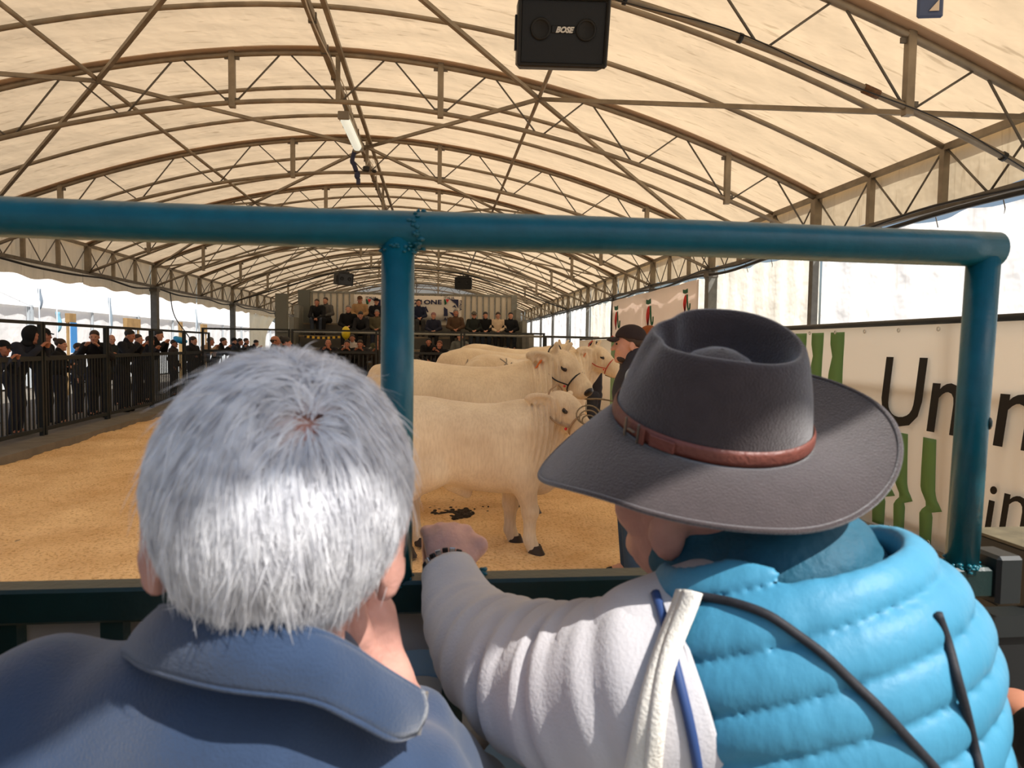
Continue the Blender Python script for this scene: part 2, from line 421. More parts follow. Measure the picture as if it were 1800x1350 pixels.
M_ROOF = canvas('cream_roof_canvas', (212, 188, 154), 0.60, 0.16)
M_STRAP = canvas('beige_seam_canvas', (206, 184, 160), 0.3, 0.05)
M_VAL = canvas('cream_valance_canvas', (232, 214, 182), 0.45, 0.1)
M_WALLW = canvas('white_wall_canvas', (255, 254, 252), 0.90, 0.04, 0.6)
M_WALLC = canvas('cream_wall_canvas', (254, 248, 232), 0.86, 0.06, 0.6)
M_BANNER = mat('translucent_banner_vinyl', (250, 246, 238), 0.5, trans=0.55)
M_BANGREEN = mat('sage_green_print', (132, 176, 112), 0.5, trans=0.45)
# ------------------------------------------------------------------ tent measures
XC, HW, ZE, RISE, BAY, T0Y = -1.42, 7.18, 3.94, 1.74, 4.0, 6.04
XL, XR = XC-HW, XC+HW
ZB = 3.27                                        # bottom of the eave trusses
Y_IN, Y_OUT = 0.9, T0Y+10*BAY          # front edge of the roof and the end wall
def arch(x): return ZE+RISE*(1-abs((x-XC)/HW)**1.85)
def arch_pts(y, dz=0.0, n=41, x0=XL, x1=XR): return [(x, y, arch(x)+dz) for x in np.linspace(x0, x1, n)]
def TY(i): return T0Y+i*BAY
# ------------------------------------------------------------------ ground
def ground_material():
    m = bpy.data.materials.new('sawdust'); m.use_nodes = True; nt = m.node_tree; b = nt.nodes['Principled BSDF']; b.inputs['Roughness'].default_value = 0.95; b.inputs['Specular IOR Level'].default_value = 0.1
    tc = nt.nodes.new('ShaderNodeTexCoord')
    n = nt.nodes.new('ShaderNodeTexNoise'); n.inputs['Scale'].default_value = 1.3; n.inputs['Detail'].default_value = 8; n.inputs['Roughness'].default_value = 0.65; nt.links.new(tc.outputs['Object'], n.inputs['Vector'])
    r = nt.nodes.new('ShaderNodeValToRGB'); e = r.color_ramp.elements; e[0].position = 0.3; e[1].position = 0.7
    e[0].color = (*lin((222, 180, 128)), 1); e[1].color = (*lin((252, 218, 168)), 1); nt.links.new(n.outputs['Fac'], r.inputs['Fac'])
    n2 = nt.nodes.new('ShaderNodeTexNoise'); n2.inputs['Scale'].default_value = 42; n2.inputs['Detail'].default_value = 4; nt.links.new(tc.outputs['Object'], n2.inputs['Vector'])
    r2 = nt.nodes.new('ShaderNodeValToRGB'); e = r2.color_ramp.elements; e[0].position = 0.34; e[1].position = 0.5; e[0].color = (0.55, 0.42, 0.3, 1); e[1].color = (1, 1, 1, 1); nt.links.new(n2.outputs['Fac'], r2.inputs['Fac'])
    mu = nt.nodes.new('ShaderNodeMixRGB'); mu.blend_type = 'MULTIPLY'; mu.inputs['Fac'].default_value = 0.55; nt.links.new(r.outputs['Color'], mu.inputs['Color1']); nt.links.new(r2.outputs['Color'], mu.inputs['Color2']); nt.links.new(mu.outputs['Color'], b.inputs['Base Color'])
    ad = nt.nodes.new('ShaderNodeMath'); ad.operation = 'ADD'; nt.links.new(n.outputs['Fac'], ad.inputs[0]); nt.links.new(n2.outputs['Fac'], ad.inputs[1])
    bp = nt.nodes.new('ShaderNodeBump'); bp.inputs['Strength'].default_value = 0.6; bp.inputs['Distance'].default_value = 0.05; nt.links.new(ad.outputs[0], bp.inputs['Height']); nt.links.new(bp.outputs['Normal'], b.inputs['Normal'])
    return m
xs = np.linspace(-7.0, 3.62, 110); ys = np.linspace(0.9, 20.2, 190)
gx, gy = np.meshgrid(xs, ys, indexing='ij')
gz = 0.012*np.sin(gx*2.3+gy*1.1)+0.012*np.sin(gx*5.1-gy*3.7)+0.008*RNG.standard_normal(gx.shape)
fl = mesh_obj('floor', *(lambda b: (np.vstack(b.v), b.f))(MB().grid(np.stack([gx, gy, gz], 2))), ground_material(), None, True, 'orange sawdust spread over the show ring', 'structure')
b = MB(); b.box((-1, 40, -0.14), (160, 160, 0.2)); b.build('floor_outside', M_CONC, None, label='pale concrete yard around and under the tent', kind='structure')
# ------------------------------------------------------------------ roof canvas
ceil = thing('ceiling', 'cream translucent canvas roof of the show tent', None, (XC, 20, ZE), kind='structure')
nb = int(round((Y_OUT-TY(-2))/BAY))
for i in range(-2, 10):
    y0, y1 = TY(i), TY(i+1)
    if i == -2: y0 = Y_IN
    xs = np.linspace(XL-.2, XR+.2, 61); vs = np.linspace(0, 1, 13)
    G = np.zeros((len(vs), len(xs), 3))
    for a, v in enumerate(vs):
        y = y0+(y1-y0)*v; sag = 0.035*math.sin(3*PI*v)**2
        for c_, x in enumerate(xs): G[a, c_] = (x, y, arch(x)+0.07-sag*(1-((x-XC)/HW)**6)+0.012*math.sin(x*1.7+y*2.1))
    MB().grid(G).build('roof_panel', M_ROOF, ceil, True)
# unseen sheet added above the camera to shade and tint the spectators
aw = thing('added_awning', 'unseen blue grey sheet added above the near barrier to shade the spectators', 'added_awning', (-1, 0.6, 3.0))
AZ = 3.0; ae = lambda x: -0.83+0.5*x  # edge slanted so its added shade line falls across hat and hair
MB().shell([[(x, ae(x)+(1.0-ae(x))*v, AZ+0.01*math.sin(x*3)) for x in np.linspace(-5.2, 3.5, 30)] for v in np.linspace(0, 1, 5)], 0.02).build('sheet', mat('blue_shade_cloth', (150, 182, 210), 0.9, trans=0.7), aw, True)
for x, y in ((-5.1, ae(-5.1)+.1), (-5.1, .95), (3.4, .96)): MB().box((x, y, AZ/2-.02), (.06, .06, AZ+.04)).build('pole', M_STEEL_D, aw)
# ------------------------------------------------------------------ roof trusses
NP = 10
def truss(y, label, detail=True):
    t = thing('roof_truss', label, 'truss', (XC, y, ZB), group='curved steel trusses under the roof')
    MB().tube(arch_pts(y, -0.02, 49), 0.038, 8).build('top_chord', M_STEEL, t, True)
    DZ = 0.67
    MB().tube([(x, y, arch(x)-DZ) for x in np.linspace(XL, XR, 49)], 0.034, 8).build('bottom_chord', M_STEEL, t, True)
    # strap of doubled canvas along the seam
    G = []
    for dy in (-0.11, 0.11): G.append([(x, y+dy, arch(x)+0.035) for x in np.linspace(XL, XR, 49)])
    MB().shell(G, 0.012).build('seam_strap', M_STRAP, t)
    bx = np.linspace(XL, XR, NP+1)
    for k in range(NP):
        xm = (bx[k]+bx[k+1])/2
        for xb in (bx[k]+0.05, bx[k+1]-0.05):
            xt = xm-0.06 if xb < xm else xm+0.06
            MB().tube([(xb, y, arch(xb)-DZ+0.01), (xt, y, arch(xt)-0.03)], 0.0125, 6).build('web_rod', M_STEEL_D, t, True)
    for k in (1, 4, 6, 9):
        x = bx[k]; u = MB()
        u.box((x, y, arch(x)-DZ/2-0.02), (0.085, 0.075, DZ+0.1), None, 0.006)
        p = u.build('splice_upright', M_STEEL, t)
        for dz in (-0.06, -DZ+0.04):
            for sx in (-1, 1): MB().box((x+sx*0.07, y, arch(x)+dz), (0.06, 0.02, 0.05)).build('clamp', M_STEEL_D, p)
    x = bx[5]; MB().box((x, y, arch(x)-DZ/2), (0.06, 0.05, DZ)).build('splice_upright', M_STEEL, t)
    return t
ords = ['nearest steel roof truss, cut by the top right corner of the photo', 'second roof truss from the camera, its whole arch seen just above the big blue rail',
        'third roof truss, arching behind the strip lamp', 'fourth roof truss, half hidden by the top blue rail', 'fifth roof truss, first seen below the blue rail',
        'sixth roof truss from the camera', 'seventh roof truss from the camera, carrying the two small loudspeakers', 'eighth roof truss, above the near part of the grandstand',
        'ninth roof truss, behind the grandstand', 'tenth roof truss near the far end', 'last roof truss at the far end wall']
tr0 = truss(TY(0), ords[0])
for i in range(1, 11): copy_tree(tr0, (XC, TY(i), ZB), label=ords[i])
hn = ['first', 'second', 'third', 'fourth', 'fifth', 'sixth', 'seventh', 'eighth', 'ninth', 'tenth', 'eleventh', 'twelfth', 'thirteenth', 'fourteenth', 'fifteenth', 'sixteenth', 'seventeenth', 'eighteenth', 'nineteenth', 'twentieth', 'twenty first', 'twenty second']
h0 = None; q = 0
for i in range(-1, 10):
    for f in (1/3, 2/3):
        y = TY(i)+f*BAY
        lb = hn[q]+' plain roof hoop counted from the camera, a single tube under the canvas'; q += 1
        if h0 is None:
            h0 = MB().tube(arch_pts(0, 0.0, 41), 0.032, 8); hm = MB(); hm.v = [np.vstack(h0.v)-np.array((XC, 0, ZE))]; hm.f = h0.f; hm.n = h0.n
            h0 = hm.build('roof_hoop', M_STEEL, None, True); tag(h0, lb, 'hoop', 'plain tube hoops between the trusses'); h0.location = (XC, y, ZE)
        else: copy_tree(h0, (XC, y, ZE), label=lb)
# ridge beam, purlins and diagonal braces
rid = thing('ridge_beam', 'steel ridge beam with cables running down the middle of the roof', 'beam', (XC, 20, arch(XC)))
MB().box((XC-0.12, (TY(-1)+Y_OUT)/2, arch(XC)-0.13), (0.075, Y_OUT-TY(-1), 0.10)).build('beam_tube', M_STEEL, rid)
MB().box((XC+0.07, (TY(-1)+Y_OUT)/2, arch(XC)-0.10), (0.06, Y_OUT-TY(-1), 0.06)).build('beam_rail', M_STEEL, rid)
cp = [(XC-0.05+0.05*math.sin(y*1.3), y, arch(XC)-0.2-0.035*abs(math.sin(y*0.8))) for y in np.arange(TY(-1), 24, 0.25)]
MB().tube(cp, 0.009, 5).build('cable', mat('white_cable', (205, 196, 180), 0.5), rid, True)
cl = MB()
for y in np.arange(TY(-1)+0.4, 24, 0.9): cl.box((XC-0.12, y, arch(XC)-0.13), (0.1, 0.035, 0.125))
cl.build('clip', M_STEEL_D, rid, kind='stuff')
XQ = (-4.62, 1.44)
for xq, nm in zip(XQ, ('left', 'right')):
    z = arch(xq)-0.15
    o = MB().tube([(xq, TY(-1), z), (xq, Y_OUT, z)], 0.03, 8).build('purlin', M_STEEL, None, True)
    tag(o, 'long steel purlin running away down the %s half of the roof' % nm, 'purlin')
pos = ['', 'nearest', 'second nearest', 'third nearest', 'fourth nearest', 'farthest']
for n_, i in enumerate((1, 3, 5, 7, 9)):
    for xq, side in zip(XQ, ('left', 'right')):
        y = TY(i); z = arch(xq)-0.17
        t = thing('roof_brace', '%s diagonal brace cross of square tubes in the %s half of the roof' % (pos[n_+1], side), 'brace', (xq, y, z), group='diagonal braces under the roof')
        xe = XL if side == 'left' else XR
        for j in (-1, 1):
            if i+j > 10: continue
            MB().beam((xq, y, z), (XC, y+j*BAY, arch(XC)-0.17), 0.05).build('brace_tube', M_STEEL, t)
            MB().beam((xq, y, z), (xe, y+j*BAY, ZE-0.1), 0.05).build('brace_tube', M_STEEL, t)
        MB().ball((xq, y, z), (0.055, 0.055, 0.04), 10).build('joint_plate', M_STEEL_D, t)
# ------------------------------------------------------------------ eave trusses, valances, posts
for X, side, s in ((XL, 'left', -1), (XR, 'right', 1)):
    et = thing('eave_truss', 'long lattice eave truss along the %s side of the tent' % side, 'truss', (X, 20, ZB))
    y0, y1 = TY(0)-BAY, Y_OUT
    MB().box((X, (y0+y1)/2, ZE), (0.07, y1-y0, 0.07)).build('top_chord', M_STEEL, et)
    MB().box((X, (y0+y1)/2, ZB), (0.07, y1-y0, 0.07)).build('bottom_chord', M_STEEL_D, et)
    st = BAY/3; n = int(round((y1-y0)/st))
    for k in range(n+1):
        y = y0+k*st
        w = 0.12 if k % 3 == 0 else 0.075
        MB().box((X, y, (ZE+ZB)/2), (w, w, ZE-ZB-0.05)).build('upright', M_STEEL, et)
        if k < n:
            for a, c_ in ((y+0.05, y+st/2-0.03), (y+st-0.05, y+st/2+0.03)):
                MB().tube([(X, a, ZE-0.04), (X, c_, ZB+0.04)], 0.0125, 6).build('web_rod', M_STEEL_D, et, True)
    # valance: canvas strip hanging behind the truss
    vv = thing('valance', 'cream canvas valance hanging behind the lattice eave on the %s' % side, 'valance', (X, 20, ZB))
    for i in range(-2, 10):
        ya, yb = TY(i), TY(i+1); vs = np.linspace(0, 1, 25)
        zb = [(ZB+0.08 if s > 0 else ZB-0.28)+0.03*math.sin(v*PI*6+i)-0.06*math.sin(PI*v)*(0.4+0.6*math.sin(i*2.1)**2) for v in vs]
        G = [[(X+s*(0.12+0.02*math.sin(v*11+i)*u), ya+(yb-ya)*v, (ZE+0.1)*(1-u)+z*u) for v, z in zip(vs, zb)] for u in np.linspace(0, 1, 6)]
        MB().grid(G).build('valance_panel', M_VAL, vv, True)
pl = {1: 'grey tent post beside the white canvas bay on the right', 2: 'wide grey tent post just above the brown felt hat', 3: 'tent post beside the pepper banner', 4: 'dark tent post behind the man in the cap', 5: 'fifth tent post of the right row', 6: 'sixth tent post of the right row', 7: 'seventh tent post of the right row', 8: 'eighth tent post of the right row', 9: 'ninth tent post of the right row', 0: 'nearest tent post on the right, behind the big blue rail'}
def post(X, y, label, w, grp):
    t = thing('tent_post', label, 'post', (X, y, -0.04), group=grp)
    MB().box((X, y, (ZB-0.04)/2), (w, w, ZB+0.04), None, 0.008).build('shaft', mat('grey_post_paint', (112, 111, 106), 0.6, 0.2, var=0.25), t)
    MB().box((X, y, -0.02), (w+0.18, w+0.18, 0.03)).build('base_plate', M_STEEL_D, t)
    MB().box((X, y, ZB-0.1), (w+0.04, w+0.04, 0.1)).build('cap_sleeve', M_STEEL_D, t)
for i in range(0, 10): post(XR, TY(i), pl[i], 0.11 if i != 2 else 0.2, 'tent posts along the right wall')
for i, lb in ((2, 'nearest tent post of the left side, outside the photo edge'), (4, 'thick grey tent post above the crowd on the left'), (6, 'second grey tent post of the open left side'), (8, 'third tent post of the left side beside the tied curtain')):
    post(XL, TY(i), lb, 0.19, 'tent posts along the open left side')
# ------------------------------------------------------------------ right wall canvas, hung on rings
wr = thing('wall_right', 'canvas side wall on the right of the tent', None, (XR, 20, 0), kind='structure')
for i in range(-2, 10):
    y0, y1 = TY(i)+0.06, TY(i+1)-0.06; vs = np.linspace(0, 1, 41); us = np.linspace(0, 1, 12)
    zt = [ZB-0.07-0.05*abs(math.sin(v*PI*4)) for v in vs]
    G = [[(XR+0.10+0.035*math.sin(v*19+i*1.7)*(0.3+u)+0.02*math.sin(v*41+i), y0+(y1-y0)*v, z*(1-u)+0.02*u) for v, z in zip(vs, zt)] for u in us]
    MB().grid(G).build('wall_panel', M_WALLW if i in (0, -1, -2) or i > 4 else M_WALLC, wr, True)
    rg = MB()
    for v in (0.125, 0.375, 0.625, 0.875):
        y = y0+(y1-y0)*v
        rg.tube([(XR+0.10, y, ZB-0.2), (XR+0.06, y, ZB-0.06), (XR+0.02, y+0.02, ZB+0.03)], 0.006, 5)
    rg.build('hanging_hook', M_STEEL_D, wr, True)
# end wall and the small triangle of canvas above it
we = thing('wall_back', 'cream canvas end wall behind the grandstand', None, (XC, Y_OUT, 0), kind='structure')
xs = np.linspace(XL, XR, 31)
for a in range(0, 30, 5):
    seg = xs[a:a+6]
    MB().grid([[(x, Y_OUT+0.15+0.02*math.sin(x*9), 0.0+(arch(x)+0.05)*u) for x in seg] for u in (0, 0.5, 1)]).build('wall_panel', M_WALLC, we, True)
# cable bundle under the right eave and under the left eave
def cable(name, pts, r, label, m=None, n=120):
    o = MB().tube(catmull(pts, n), r, 6).build(name, m or M_CABLE, None, True); tag(o, label, 'cable'); return o
pts = [(XR-0.07, TY(-1), ZB-0.02)]
for y in np.arange(TY(-1)+1, 44, 2.0): pts.append((XR-0.08, y, ZB-0.07-0.07*math.sin(y*2.3)**2))
cable('power_cable', pts, 0.028, 'thick black cable sagging under the right eave truss')
pts = [(XR-0.12, y, ZB+0.02-0.10*math.sin(y*0.9)**2) for y in np.arange(TY(0)-2, 40, 1.7)]
cable('power_cable', pts, 0.016, 'thin black cable looping along the right eave beside the thick one')
pts = [(XL+0.08, y, ZB-0.06-0.10*math.sin(y*0.8+1)**2) for y in np.arange(TY(0), 44, 1.6)]
cable('power_cable', pts, 0.026, 'black cable sagging under the left eave truss')
cable('power_cable', [(XL+0.15, TY(4)+0.8, ZB-0.1), (XL+0.25, TY(4)+0.9, 2.4), (XL+0.7, TY(4)+1.2, 1.5), (XL+0.8, TY(4)+1.3, 0.4), (XL+0.85, TY(4)+1.35, -0.03)], 0.016, 'black cable dropping from the left eave beside the thick post', n=24)
cable('power_cable', [(XR-0.1, TY(4)-0.25, ZB-0.05), (XR-0.16, TY(4)-0.3, 2.6), (XR-0.14, TY(4)-0.3, 1.2), (XR-0.15, TY(4)-0.3, 0.0)], 0.03, 'black cable dropping down the right wall behind the capped man', n=24)
y6 = TY(6)-0.08
cable('power_cable', [(XL+0.1, y6, ZB+0.05), (-6.3, y6, arch(-6.3)-0.8), (-4.4, y6, arch(-4.4)-0.72), (-2, y6, arch(-2)-0.75), (0.5, y6, arch(0.5)-0.75), (2.2, y6, arch(2.2)-0.76), (XR-0.1, y6, ZB)], 0.028, 'black cable strung along the seventh truss to the two small loudspeakers')
# ------------------------------------------------------------------ the near barrier
YF = 1.12
ZT, ZL_ = CAM_H+0.1645*YF, CAM_H-0.3435*YF
xr1 = at(1740, 438, YF)[0]+0.012
rt = 0.0305
fb = thing('ring_barrier', 'teal and dark green tubular steel barrier right in front of the camera', 'barrier', (0, YF, 0))
px_post = at(699, 600, YF)[0]; xpr = at(1712, 700, YF)[0]
MB().tube([(x, YF, ZT+0.0015*math.sin(x*5)) for x in np.linspace(-1.9, xr1, 40)], rt, 28).build('top_rail', M_TEAL, fb, True)
MB().tube([(px_post-0.001, YF, ZL_), (px_post, YF, ZT-0.004)], 0.0265, 26).build('upright', M_TEAL, fb, True)
MB().tube([(xpr-0.008, YF, ZL_-0.01), (xpr+0.005, YF, ZT-0.004)], 0.0265, 26).build('upright', M_TEAL, fb, True)
MB().ball((xpr+0.014, YF-0.02, at(1712, 742, YF)[2]), (0.006, 0.006, 0.012), 10).build('dent_plug', M_DGREEN, fb, True)
lr = MB(); lr.box(((-1.9+xpr+0.06)/2, YF, ZL_-0.025), (xpr+0.06+1.9, 0.05, 0.055), None, 0.005); lr.build('lower_rail', M_DGREEN, fb)
def weld(c, r, n, axis, tube_r):
    o = MB()
    for k in range(n):
        a = RNG.uniform(0, 2*PI); j = RNG.normal(0, 0.0045)
        d = rot_to(axis); p = np.array(c)+d[:, 0]*math.cos(a)*tube_r+d[:, 1]*math.sin(a)*tube_r+d[:, 2]*j
        o.ball(p, (r*RNG.uniform(.6, 1.3), r*RNG.uniform(.6, 1.2), r*RNG.uniform(.5, 1.0)), 7)
    return o.build('weld_bead', M_TEAL, fb, True, kind='stuff')
weld((at(735, 400, YF)[0], YF, ZT), 0.0042, 60, (1, 0, 0), rt)
weld((px_post, YF, ZT-rt-0.0005), 0.004, 34, (0, 0, 1), 0.0265)
weld((px_post, YF, ZL_+0.002), 0.0035, 30, (0, 0, 1), 0.0265)
weld((xpr-0.008, YF, ZL_+0.003), 0.005, 34, (0, 0, 1), 0.0265)
weld((at(850, 985, YF)[0], YF-0.012, ZL_), 0.0045, 26, (1, 0, 0), 0.016)
for px in (20, 205, 500, 795, 958, 1250, 1500):
    x = at(px, 1150, YF)[0]
    MB().box((x, YF-0.002, (ZL_-0.05+0.12)/2), (0.034, 0.026, ZL_-0.05-0.12)).build('bar', M_DGREEN, fb)
MB().box(((-1.9+xpr)/2, YF, 0.1), (xpr+1.9, 0.05, 0.05)).build('bottom_rail', M_DGREEN, fb)
# banner tied behind the bars
bn = thing('barrier_banner', 'whitish banner with pale blue arcs tied behind the near barrier bars', 'banner', (0, YF+0.04, 0.6))
x0, x1 = -1.85, xpr-0.03
G = [[(x, YF+0.035+0.008*math.sin(x*14)+0.004*math.sin(z*17), z) for x in np.linspace(x0, x1, 60)] for z in np.linspace(0.15, ZL_-0.07, 8)]
MB().shell(G, 0.002).build('sheet', mat('greyish_banner', (196, 187, 180), 0.6, var=0.1, vscale=3), bn, True)
for (cx, cz, r0, r1, rgb) in ((at(735, 1290, YF)[0], at(735, 1290, YF)[2], 0.0, 0.135, (150, 180, 204)), (at(735, 1310, YF)[0], at(735, 1300, YF)[2], 0.055, 0.10, (205, 198, 192)), (at(960, 1420, YF)[0], at(960, 1400, YF)[2], 0.0, 0.13, (150, 180, 204)), (-1.0, 0.75, 0.04, 0.16, (150, 180, 204))):
    a = np.linspace(0, PI, 21)
    poly = [(r1*math.cos(t), r1*math.sin(t)) for t in a]+[(r0*math.cos(t), r0*math.sin(t)) for t in a[::-1]]
    if r0 == 0: poly = poly[:21]
    MB().prism(poly, 0.001, (cx, YF+0.022-(0.001 if r0 else 0)-0.0006*(r0*10), cz), (1, 0, 0), (0, 0, 1)).build('printed_arc', mat('arc_%d' % rgb[0], rgb, 0.6), bn)
# heavy gate post on the right
gp = thing('gate_post', 'dark box gate post with a worn top at the right end of the near barrier', 'post', (at(1790, 960, 1.2)[0], 1.2, 0))
c = at(1795, 950, 1.22); w = 0.12
MB().box((c[0]+0.02, 1.22, c[2]/2), (0.135, 0.16, c[2]), None, 0.004).build('shaft', M_BLACKFENCE, gp)
MB().box((c[0]+0.02, 1.22, c[2]+0.002), (0.138, 0.163, 0.006)).build('worn_top', mat('worn_olive_paint', (106, 98, 76), 0.6, var=0.4, vscale=30), gp, label='worn olive top plate')
MB().box((xpr+0.06, YF, ZL_-0.02), (0.05, 0.07, 0.09), None, 0.006).build('hinge_block', M_BLACKFENCE, gp)
gpn = thing('gate', 'black solid lower gate at the right, behind the blue vest', 'panel', (1.1, 1.3, 0))
MB().box((xpr+0.16, YF+0.02, 0.55), (0.52, 0.02, 1.08)).build('sheet', mat('black_sheet', (9, 11, 12), 0.6), gpn)
MB().box((xpr+0.16, YF+0.02, 1.1), (0.54, 0.045, 0.04)).build('rim', M_BLACKFENCE, gpn)
# ------------------------------------------------------------------ far barriers: panels of bars with an upper rail
def barrier_panel(L, label, grp, nb_, z_top=1.86, z_low=1.31):
    t = thing('fence_panel', label, 'fence', (0, 0, 0), group=grp)
    for x in (0.03, L-0.03): MB().box((x, 0, z_top/2+0.02), (0.055, 0.055, z_top-0.04)).build('post', M_BLACKFENCE, t, local=True)
    MB().box((L/2, 0, z_top), (L, 0.055, 0.05)).build('top_rail', M_BLACKFENCE, t, local=True)
    MB().box((L/2, 0, z_low), (L-0.08, 0.05, 0.07)).build('lower_rail', M_BLACKFENCE, t, local=True)
    MB().box((L/2, 0, 0.2), (L-0.08, 0.045, 0.06)).build('bottom_rail', M_BLACKFENCE, t, local=True)
    me = None
    for k in range(nb_):
        x = 0.09+(L-0.18)*(k+0.5)/nb_
        if me is None: o = MB().box((0, 0, 0.755), (0.03, 0.018, 1.07)).build('bar', M_BLACKFENCE, t, local=True); me = o; o.location = (x, 0, 0)
        else: o = me.copy(); COL.objects.link(o); o.parent = t; o.location = (x, 0, 0)
    return t
A0 = np.array([-6.02, 9.05]); A1 = np.array([-6.62, 20.0]); dv = (A1-A0)/np.linalg.norm(A1-A0); LP = 2.36
lbs = ['black barred fence panel at the left edge of the photo', 'black barred fence panel in front of the woman with tied hair at the left', 'black barred fence panel where the man holds up a phone', 'black barred fence panel below the blue box among the crowd', 'black barred fence panel near the far left corner of the ring']
p0 = None
for k in range(5):
    q = A0+dv*(LP+0.03)*k; ang = math.atan2(dv[1], dv[0])
    if p0 is None: p0 = barrier_panel(LP, lbs[0], 'black fence panels on the left of the ring', 18); p0.location = (q[0], q[1], 0); p0.rotation_euler = (0, 0, ang)
    else: copy_tree(p0, (q[0], q[1], 0), ang, lbs[k])
kb = MB(); kb.box((-6.55, 14.5, 0.03), (1.5, 11.4, 0.14), rz(math.atan2(dv[1], dv[0])-PI/2)); tag(kb.build('kerb', M_CONC), 'low grey concrete kerb under the left fence', 'kerb')
lf = ['black barred fence panel across the far end, left of the blue post', 'black barred fence panel across the far end behind the white haired head', 'black barred fence panel across the far end behind the blue post', 'black barred fence panel across the far end behind the cattle']
pf = None
for k in range(4):
    x = -6.6+2.45*k
    if pf is None: pf = barrier_panel(2.42, lf[0], 'black fence panels across the far end', 18, 1.98, 1.36); pf.location = (x, 20.1, 0)
    else: copy_tree(pf, (x, 20.1, 0), 0, lf[k])
fp = thing('fence_panel', 'open black rail fence at the far right corner behind the cattle', 'fence', (3.3, 20.1, 0))
MB().box((3.35, 20.1, 1.9), (0.06, 0.06, 0.05)).build('post_cap', M_BLACKFENCE, fp)
for x in (3.2, 4.6): MB().box((x, 20.1, 0.94), (0.05, 0.05, 1.9)).build('post', M_BLACKFENCE, fp)
MB().box((3.9, 20.1, 1.9), (1.45, 0.045, 0.045)).build('top_rail', M_BLACKFENCE, fp)
MB().box((3.9, 20.1, 0.9), (1.45, 0.045, 0.045)).build('lower_rail', M_BLACKFENCE, fp)
# ------------------------------------------------------------------ right side fence with the sponsor banner
XF = 3.57
rf = thing('banner_fence', 'right side ring fence of dark rails carrying the striped sponsor banner', 'fence', (XF, 5, 0))
MB().tube([(XF+0.02, 2.6, 1.825), (XF+0.02, 6.92, 1.825)], 0.026, 10).build('top_rail', M_BLACKFENCE, rf, True)
MB().tube([(XF+0.03, 2.6, 1.3), (XF+0.03, 6.92, 1.3)], 0.03, 10).build('lower_rail', M_BLACKFENCE, rf, True)
MB().box((XF+0.03, 4.75, 0.3), (0.05, 4.3, 0.05)).build('bottom_rail', M_BLACKFENCE, rf)
for y in (2.7, 4.4, 6.88): MB().box((XF+0.05, y, 0.9), (0.055, 0.055, 1.8)).build('post', M_BLACKFENCE, rf)
br0 = None
for y in np.arange(2.85, 6.8, 0.135):
    if br0 is None: br0 = MB().box((0, 0, 0.8), (0.02, 0.045, 1.0)).build('bar', M_BLACKFENCE, rf, local=True); br0.location = (0.05, y-5, 0)
    else: o = br0.copy(); COL.objects.link(o); o.parent = rf; o.location = (0.05, y-5, 0)
MB().box((XF-0.02, 4.7, 0.1), (0.5, 4.6, 0.19)).build('sill', mat('worn_timber', (122, 108, 84), 0.8, var=0.4, vscale=6, stretch=(8, 1, 8), bump=0.5), rf, label='worn timber sill')
sb = thing('sponsor_banner', 'translucent cream banner with green wavy stripes and large black letters on the right fence', 'banner', (XF, 5, 0.2))
def bx_(y, z): return XF-0.035+0.012*math.sin(y*7)*(1.9-z)*0.6
G = [[(bx_(y, z), y, z) for y in np.linspace(2.6, 6.9, 70)] for z in np.linspace(0.2, 1.8, 14)]
MB().shell(G, 0.002).build('sheet', M_BANNER, sb, True)
def on_banner(poly2, name, m, lift=0.008):       # poly2 as (y, z) outline; y is measured towards the camera side
    o = MB(); v = [(bx_(y, z)-lift, y, z) for y, z in poly2]; k = len(v)
    o.add(v, [tuple(range(k))]); return o
def yz(px, py):           # point of the banner plane seen at a photo point
    d = ray(px, py); p = CAM+d*((XF-0.04)/d[0]); return p[1], p[2]
def stripe(cols, name, m):           # cols: list of (z, ylo, yhi)
    o = MB(); n = 24; zs = np.linspace(cols[0][0], cols[-1][0], n)
    a = np.interp(zs, [c[0] for c in cols], [c[1] for c in cols]); b_ = np.interp(zs, [c[0] for c in cols], [c[2] for c in cols])
    o.shell([[(bx_(y, z)-0.004, y, z) for y in (p, (p+q_)/2, q_)] for z, p, q_ in zip(zs, a, b_)], 0.001); return o.build(name, m, sb, True)
# upper row of wavy stripes
for k, (pa, pb) in enumerate(((1368, 1384), (1396, 1416), (1425, 1446), (1458, 1482))):
    ya, yb = yz(pb, 640)[0], yz(pa, 640)[0]
    w = yb-ya; c = (ya+yb)/2; d0 = 0.04 if k < 3 else -0.02
    stripe([(1.14, c-w*.42-0.04, c+w*.42-0.04), (1.2, c-w*.48-d0*.3, c+w*.48-d0*.3), (1.3, c-w/2+.01, c+w/2+.02), (1.4, c-w/2+.01, c+w/2+.01), (1.55, c-w*.42-.01, c+w*.42-.02), (1.66, c-w/2, c+w/2), (1.765, c-w/2, c+w/2)], 'stripe', M_BANGREEN)
